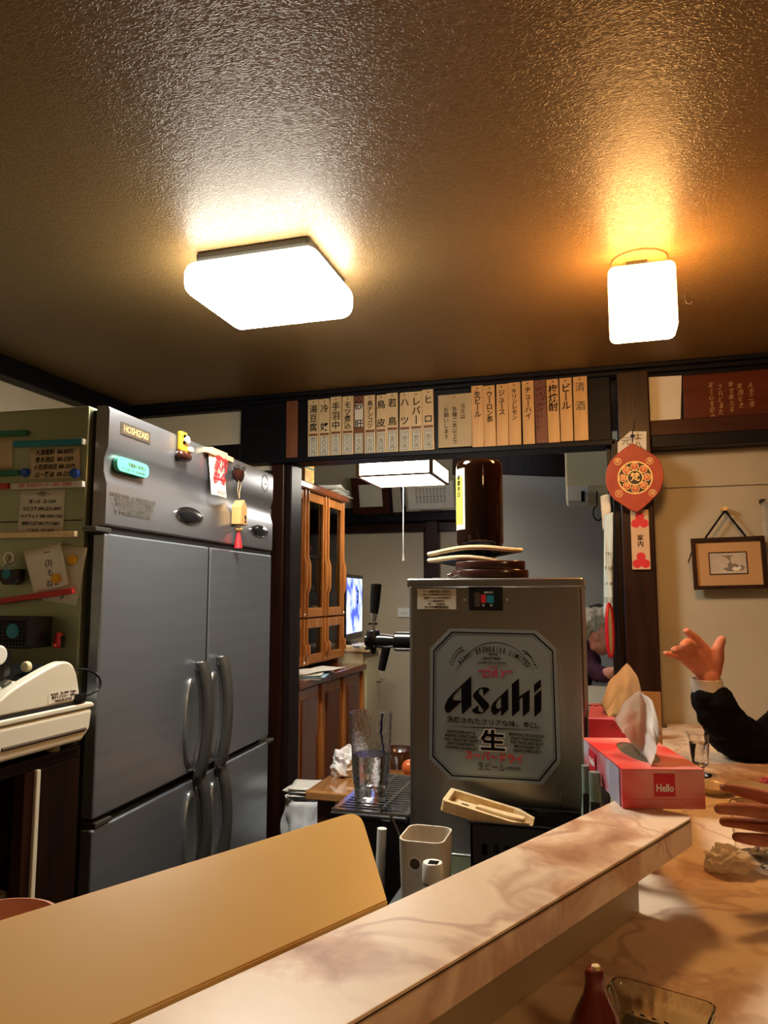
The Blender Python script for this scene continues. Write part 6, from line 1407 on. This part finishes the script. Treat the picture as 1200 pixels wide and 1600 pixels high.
# palm: fan of metacarpals, then fingers
ch.append([(H(1108, 1075), 17 * k), (H(1106, 1056), 17 * k)])
ch.append([(H(1098, 1048), 13 * k), (H(1068, 1027, -.01), 8.5 * k)])
ch.append([(H(1102, 1048), 13 * k), (H(1074, 1020, -.012), 9 * k)])
ch.append([(H(1106, 1048), 13.5 * k), (H(1085, 1014, -.012), 9.5 * k)])
ch.append([(H(1111, 1048), 13.5 * k), (H(1099, 1013, -.010), 9.5 * k)])
ch.append([(H(1116, 1050), 11 * k), (H(1121, 1028, -.012), 10.5 * k), (H(1122, 1012, -.018), 8.6 * k), (H(1127, 1000, -.022), 7.0 * k)])   # thumb
ch.append([(H(1068, 1027, -.01), 7.5 * k), (H(1052, 1023, -.020), 5.6 * k), (H(1040, 1021, -.030), 4.3 * k)])                              # little
ch.append([(H(1074, 1020, -.012), 8 * k), (H(1062, 1015, -.035), 6.6 * k), (H(1054, 1016, -.055), 5.8 * k)])                               # ring
ch.append([(H(1085, 1014, -.012), 8.5 * k), (H(1074, 1005, -.040), 8.0 * k), (H(1069, 1009, -.062), 7.4 * k)])                             # middle, bent to the viewer
ch.append([(H(1099, 1013, -.010), 8.5 * k), (H(1087, 998, -.018), 7.2 * k), (H(1073, 986, -.026), 5.4 * k)])                               # index
remeshed(shaped(ch), 'hand', M['skin'], person, .0024, 5)
nl = H(1128, 997, -.030); 
# creases of the palm
for pts in ([(1098, 1012), (1104, 1009), (1112, 1011)], [(1076, 1030), (1090, 1024), (1102, 1014)], [(1108, 1018), (1106, 1030), (1110, 1042)]):
    pass
cuff = MB(); ca_ = H(1103, 1060); cb_ = H(1110, 1090); ax = (cb_ - ca_).normalized()
cuff.rings([[c + (_r * math.cos(a) * 24.5 + ax.cross(_r) * math.sin(a) * 19) * k * s_k for a in [2 * math.pi * j / 28 for j in range(28)]] for c, s_k in ((ca_, .90), (ca_, .99), (cb_, 1.04), (cb_, .92))], closed=True)
cuff.build('shirt_cuff', M['cloth_white'], person, .001, smooth=True)
def folds(o, strength, scale):
    tx = bpy.data.textures.new('folds', 'CLOUDS'); tx.noise_scale = scale; tx.noise_depth = 2
    md = o.modifiers.new('folds', 'DISPLACE'); md.texture = tx; md.strength = strength; md.mid_level = .5; md.texture_coords = 'LOCAL'
def sitter(p, c, sh, zs, top, bot, skin, hairm, face, extra):
    """seated figure: c = body centre, sh = shoulder that carries the visible arm, face = facing direction, extra = arm chains"""
    c = Vector(c); sh = Vector(sh); face = Vector(face).normalized(); side = (Vector((sh.x, sh.y, 0)) - Vector((c.x, c.y, 0))); side.z = 0; side.normalize()
    o_ = Vector((c.x, c.y, zs)) - side * .17
    el2 = o_ + face * .10 - Vector((0, 0, .25)); ha2 = el2 + face * .16 + side * .06 + Vector((0, 0, -.03))
    body = [[(sh, .062), (Vector((c.x, c.y, zs + .02)), .075), (o_, .062)]]
    for s__ in (-.07, .07): body.append([(Vector((c.x, c.y, zs - .06)) + side * s__, .095), (Vector((c.x, c.y, .98)) + side * s__, .10), (Vector((c.x, c.y, .90)) + side * s__, .11)])
    body.append([(o_, .060), (el2, .046), (ha2, .036)])
    folds(remeshed(shaped(body + extra[0]), extra[1], top, p, .006, 3), .022, .045)
    hd = Vector((c.x, c.y, zs + .25)) + face * .03
    up = Vector((0, 0, 1))
    remeshed(shaped([[(Vector((c.x, c.y, zs + .05)), .052), (hd - up * .08, .050)], [(hd + up * .03 - face * .01, .082), (hd + face * .03 - up * .05, .058)], [(hd + face * .076, .010), (hd + face * .090 - up * .018, .013)], [(hd + side * .082, .012), (hd + side * .085 - up * .02, .010)], [(hd - side * .082, .012), (hd - side * .085 - up * .02, .010)]]), 'head', skin, p, .005, 3)
    for s__ in (-.030, .030): MB().ball(hd + face * .068 + side * s__ + up * .012, .011).build('eye', M['white'], p, smooth=True); MB().ball(hd + face * .0765 + side * s__ + up * .012, .0042).build('pupil', M['ink'], p, smooth=True)
    MB().capsule(hd + face * .080 - side * .018 - up * .055, hd + face * .080 + side * .018 - up * .055, .005, .005).build('mouth', M['nail'], p, smooth=True)
    remeshed(shaped([[(hd - face * .022 + up * .055, .084), (hd - face * .035 - up * .01, .074)]]), 'hair', hairm, p, .006, 2)
    hw = ha2 + face * .03
    remeshed(shaped([[(hw - face * .02, .026), (hw + face * .03, .024)]] + [[(hw + face * .03 + side * d_, .012), (hw + face * (.085 - abs(d_) * .4) + side * d_ * 1.3, .008)] for d_ in (-.030, -.010, .010, .030)] + [[(hw + side * .02, .013), (hw + side * .045 + face * .03, .009)]]), 'resting_hand', skin, p, .004, 2)
    legs = []
    for s__ in (-.09, .09):
        b0 = Vector((c.x, c.y, .89)) + side * s__
        legs.append([(b0, .095), (b0 + face * .20 - up * .05 , .070), (b0 + face * .22 - up * .42, .045)])
    remeshed(shaped(legs), 'trousers', bot, p, .008, 2)
    for s__ in (-.09, .09):
        b0 = Vector((c.x, c.y, .40)) + side * s__ + face * .22
        MB().capsule(b0 - up * .02, b0 + face * .11 - up * .03, .045, .035).build('shoe', M['black'], p, smooth=True)
def stool(label, c):
    t = thing('bar_stool', label, 'stool', (c[0], c[1], 0))
    MB().lathe([(0, 0), (.16, 0), (.17, .02), (.165, .05), (.12, .06), (0, .06)], (c[0], c[1], .735), 32).build('seat', M['lacquer'], t, smooth=True)
    for a in (45, 135, 225, 315): MB().cyl((c[0] + .12 * math.cos(R(a)), c[1] + .12 * math.sin(R(a)), .735), (c[0] + .18 * math.cos(R(a)), c[1] + .18 * math.sin(R(a)), 0), .012, seg=10).build('leg', M['chrome'], t)
    MB().tube([(c[0] + .165 * math.cos(2 * math.pi * k / 24), c[1] + .165 * math.sin(2 * math.pi * k / 24), .30) for k in range(24)], .009, 8, True).build('foot_ring', M['chrome'], t, smooth=True)
sl = [(H(1112, 1096), 30 * k), (H(1126, 1122, .01), 33 * k), (H(1146, 1148, .02), 36 * k), (H(1172, 1166, .02), 36 * k), (H(1215, 1166, .03), 40 * k)]
sho = Vector((.76, 2.06, 1.42)); upa = [(H(1200, 1160, .03), 38 * k), (Vector((.60, 2.02, 1.30)), .058), (sho, .066)]
bumps = [[(H(1096, 1092, -.02), 13 * k), (H(1100, 1096, -.02), 13 * k)], [(H(1132, 1086, .0), 13 * k), (H(1138, 1096, .0), 15 * k)], [(H(1140, 1106, -.01), 16 * k), (H(1150, 1120, .0), 16 * k)], [(H(1104, 1120, -.02), 14 * k), (H(1122, 1140, -.02), 14 * k)]]
sitter(person, (.86, 1.90, 0), sho, 1.41, M['cloth_black'], M['cloth_black'], M['skin'], M['hair_dark'], (-1, 0, 0), ([sl, upa] + bumps, 'jacket'))
stool('round-seated bar stool under the customer in the black jacket', (.86, 1.90))

# ---- near diner: four fingers reaching in from the right over the wide glass
dN = 1.02
def G(u, v, dd=0): return atD(u, v, dN + dd)
kn_ = dN / FOC
p2 = thing('person', 'diner whose tan spread fingers reach in from the right edge', 'person', (.75, .8, 0))
ch = [[(G(1302, 1290), 26 * kn_), (G(1250, 1268), 20 * kn_)], [(G(1306, 1310), 26 * kn_), (G(1256, 1310), 19 * kn_)], [(G(1300, 1280), 27 * kn_), (G(1244, 1288), 20 * kn_)]]
ch.append([(G(1250, 1262), 16 * kn_), (G(1190, 1244, -.008), 10.8 * kn_), (G(1155, 1235, -.010), 9.2 * kn_), (G(1131, 1230, -.010), 6.9 * kn_)])
ch.append([(G(1246, 1280), 15 * kn_), (G(1190, 1268, -.045), 11.0 * kn_), (G(1150, 1264, -.056), 9.6 * kn_), (G(1124, 1264, -.058), 7.8 * kn_)])
ch.append([(G(1250, 1300), 14 * kn_), (G(1195, 1291, -.020), 10.6 * kn_), (G(1158, 1286, -.022), 9.0 * kn_), (G(1131, 1284, -.022), 7.2 * kn_)])
ch.append([(G(1254, 1320), 13 * kn_), (G(1205, 1314, -.060), 10.0 * kn_), (G(1172, 1311, -.070), 9.0 * kn_), (G(1151, 1308, -.072), 6.9 * kn_)])
ch.append([(G(1296, 1262), 20 * kn_), (G(1262, 1226, -.02), 14 * kn_), (G(1240, 1196, -.035), 11 * kn_)])
ch.append([(G(1300, 1292), 26 * kn_), (G(1340, 1312, -.01), 24 * kn_), (Vector((.50, 1.085, 1.175)), .030)])
remeshed(shaped(ch), 'hand', M['skin_dark'], p2, .0020, 4)
sh2 = Vector((.82, 1.02, 1.41))
arm = [[(Vector((.50, 1.085, 1.175)), .034), (Vector((.64, 1.02, 1.19)), .046)], [(Vector((.64, 1.02, 1.19)), .050), (sh2, .064)]]
sitter(p2, (.90, .86, 0), sh2, 1.40, mat('brown_sweater', (.10, .05, .03), .9), M['cloth_black'], M['skin_dark'], M['hair_dark'], (-.95, .1, 0), (arm, 'sweater'))
stool('round-seated bar stool under the diner with the tan fingers', (.90, .86))

# ---- woman bending in the back room
dW = 3.35
def Wp(u, v, dd=0): return atD(u, v, dW + dd)
kw = dW / FOC
p3 = thing('person', 'woman with grey-blond hair in purple knit bending in the back room', 'person', (Wp(925, 1060).x - .1, 3.45, .3))
hc_ = Wp(933, 988)
remeshed(shaped([[(Wp(930, 985), 24 * kw), (Wp(938, 1002, -.02), 19 * kw)], [(Wp(936, 1002, -.02), 15 * kw), (Wp(940, 1014, -.03), 10 * kw)], [(Wp(950, 1000, -.06), 4 * kw), (Wp(952, 1004, -.06), 4 * kw)], [(Wp(922, 1010), 15 * kw), (Wp(915, 1025), 17 * kw)], [(Wp(931, 992, -.065), 4.5 * kw), (Wp(933, 998, -.066), 3.5 * kw)]]), 'head', M['skin'], p3, .005, 3)
hr = shaped([[(Wp(924, 972, .01), 24 * kw), (Wp(938, 968, .0), 21 * kw)], [(Wp(921, 975, -.02), 20 * kw), (Wp(918, 992, .02), 19 * kw)], [(Wp(942, 970, -.02), 17 * kw), (Wp(948, 982, .02), 12 * kw)], [(Wp(914, 985, .0), 14 * kw), (Wp(913, 1002, .02), 12 * kw)]])
remeshed(hr, 'hair', M['hair'], p3, .006, 2); folds([q for q in p3.children if q.name.startswith('hair')][0], .03, .025)
remeshed(shaped([[(Wp(926, 955, .03), 10 * kw), (Wp(936, 952, .03), 9 * kw)], [(Wp(918, 960, .03), 7 * kw), (Wp(928, 953, .03), 8 * kw)]]), 'hair_clip', M['hair_dark'], p3, .005, 1)
tors = [[(Wp(900, 1010, .05), 34 * kw), (Wp(880, 1060, .05), 44 * kw), (Wp(862, 1110, .06), 46 * kw), (Wp(860, 1160, .06), 46 * kw)], [(Wp(912, 1024, .0), 24 * kw), (Wp(924, 1046, -.05), 17 * kw), (Wp(944, 1054, -.12), 13 * kw)], [(Wp(860, 1010, .15), 26 * kw), (Wp(850, 1060, .1), 19 * kw), (Wp(880, 1085, -.10), 14 * kw)], [(Wp(905, 1008, .03), 26 * kw), (Wp(915, 1030, .0), 24 * kw)]]
remeshed(shaped(tors), 'purple_sweater', M['cloth_purple'], p3, .008, 2); folds(bpy.data.objects['purple_sweater'], .03, .07)
remeshed(shaped([[(Wp(944, 1054, -.12), 9 * kw), (Wp(955, 1050, -.16), 8 * kw), (Wp(962, 1046, -.18), 4 * kw)]]), 'hand', M['skin'], p3, .004, 2)
remeshed(shaped([[(Wp(852, 1170, .06), 36 * kw), (Wp(850, 1290, .06), 24 * kw), (Wp(848, 1325, .06), 15 * kw)], [(Wp(880, 1170, .06), 36 * kw), (Wp(882, 1290, .06), 24 * kw), (Wp(884, 1325, .06), 15 * kw)]]), 'trousers', M['cloth_black'], p3, .012, 2)
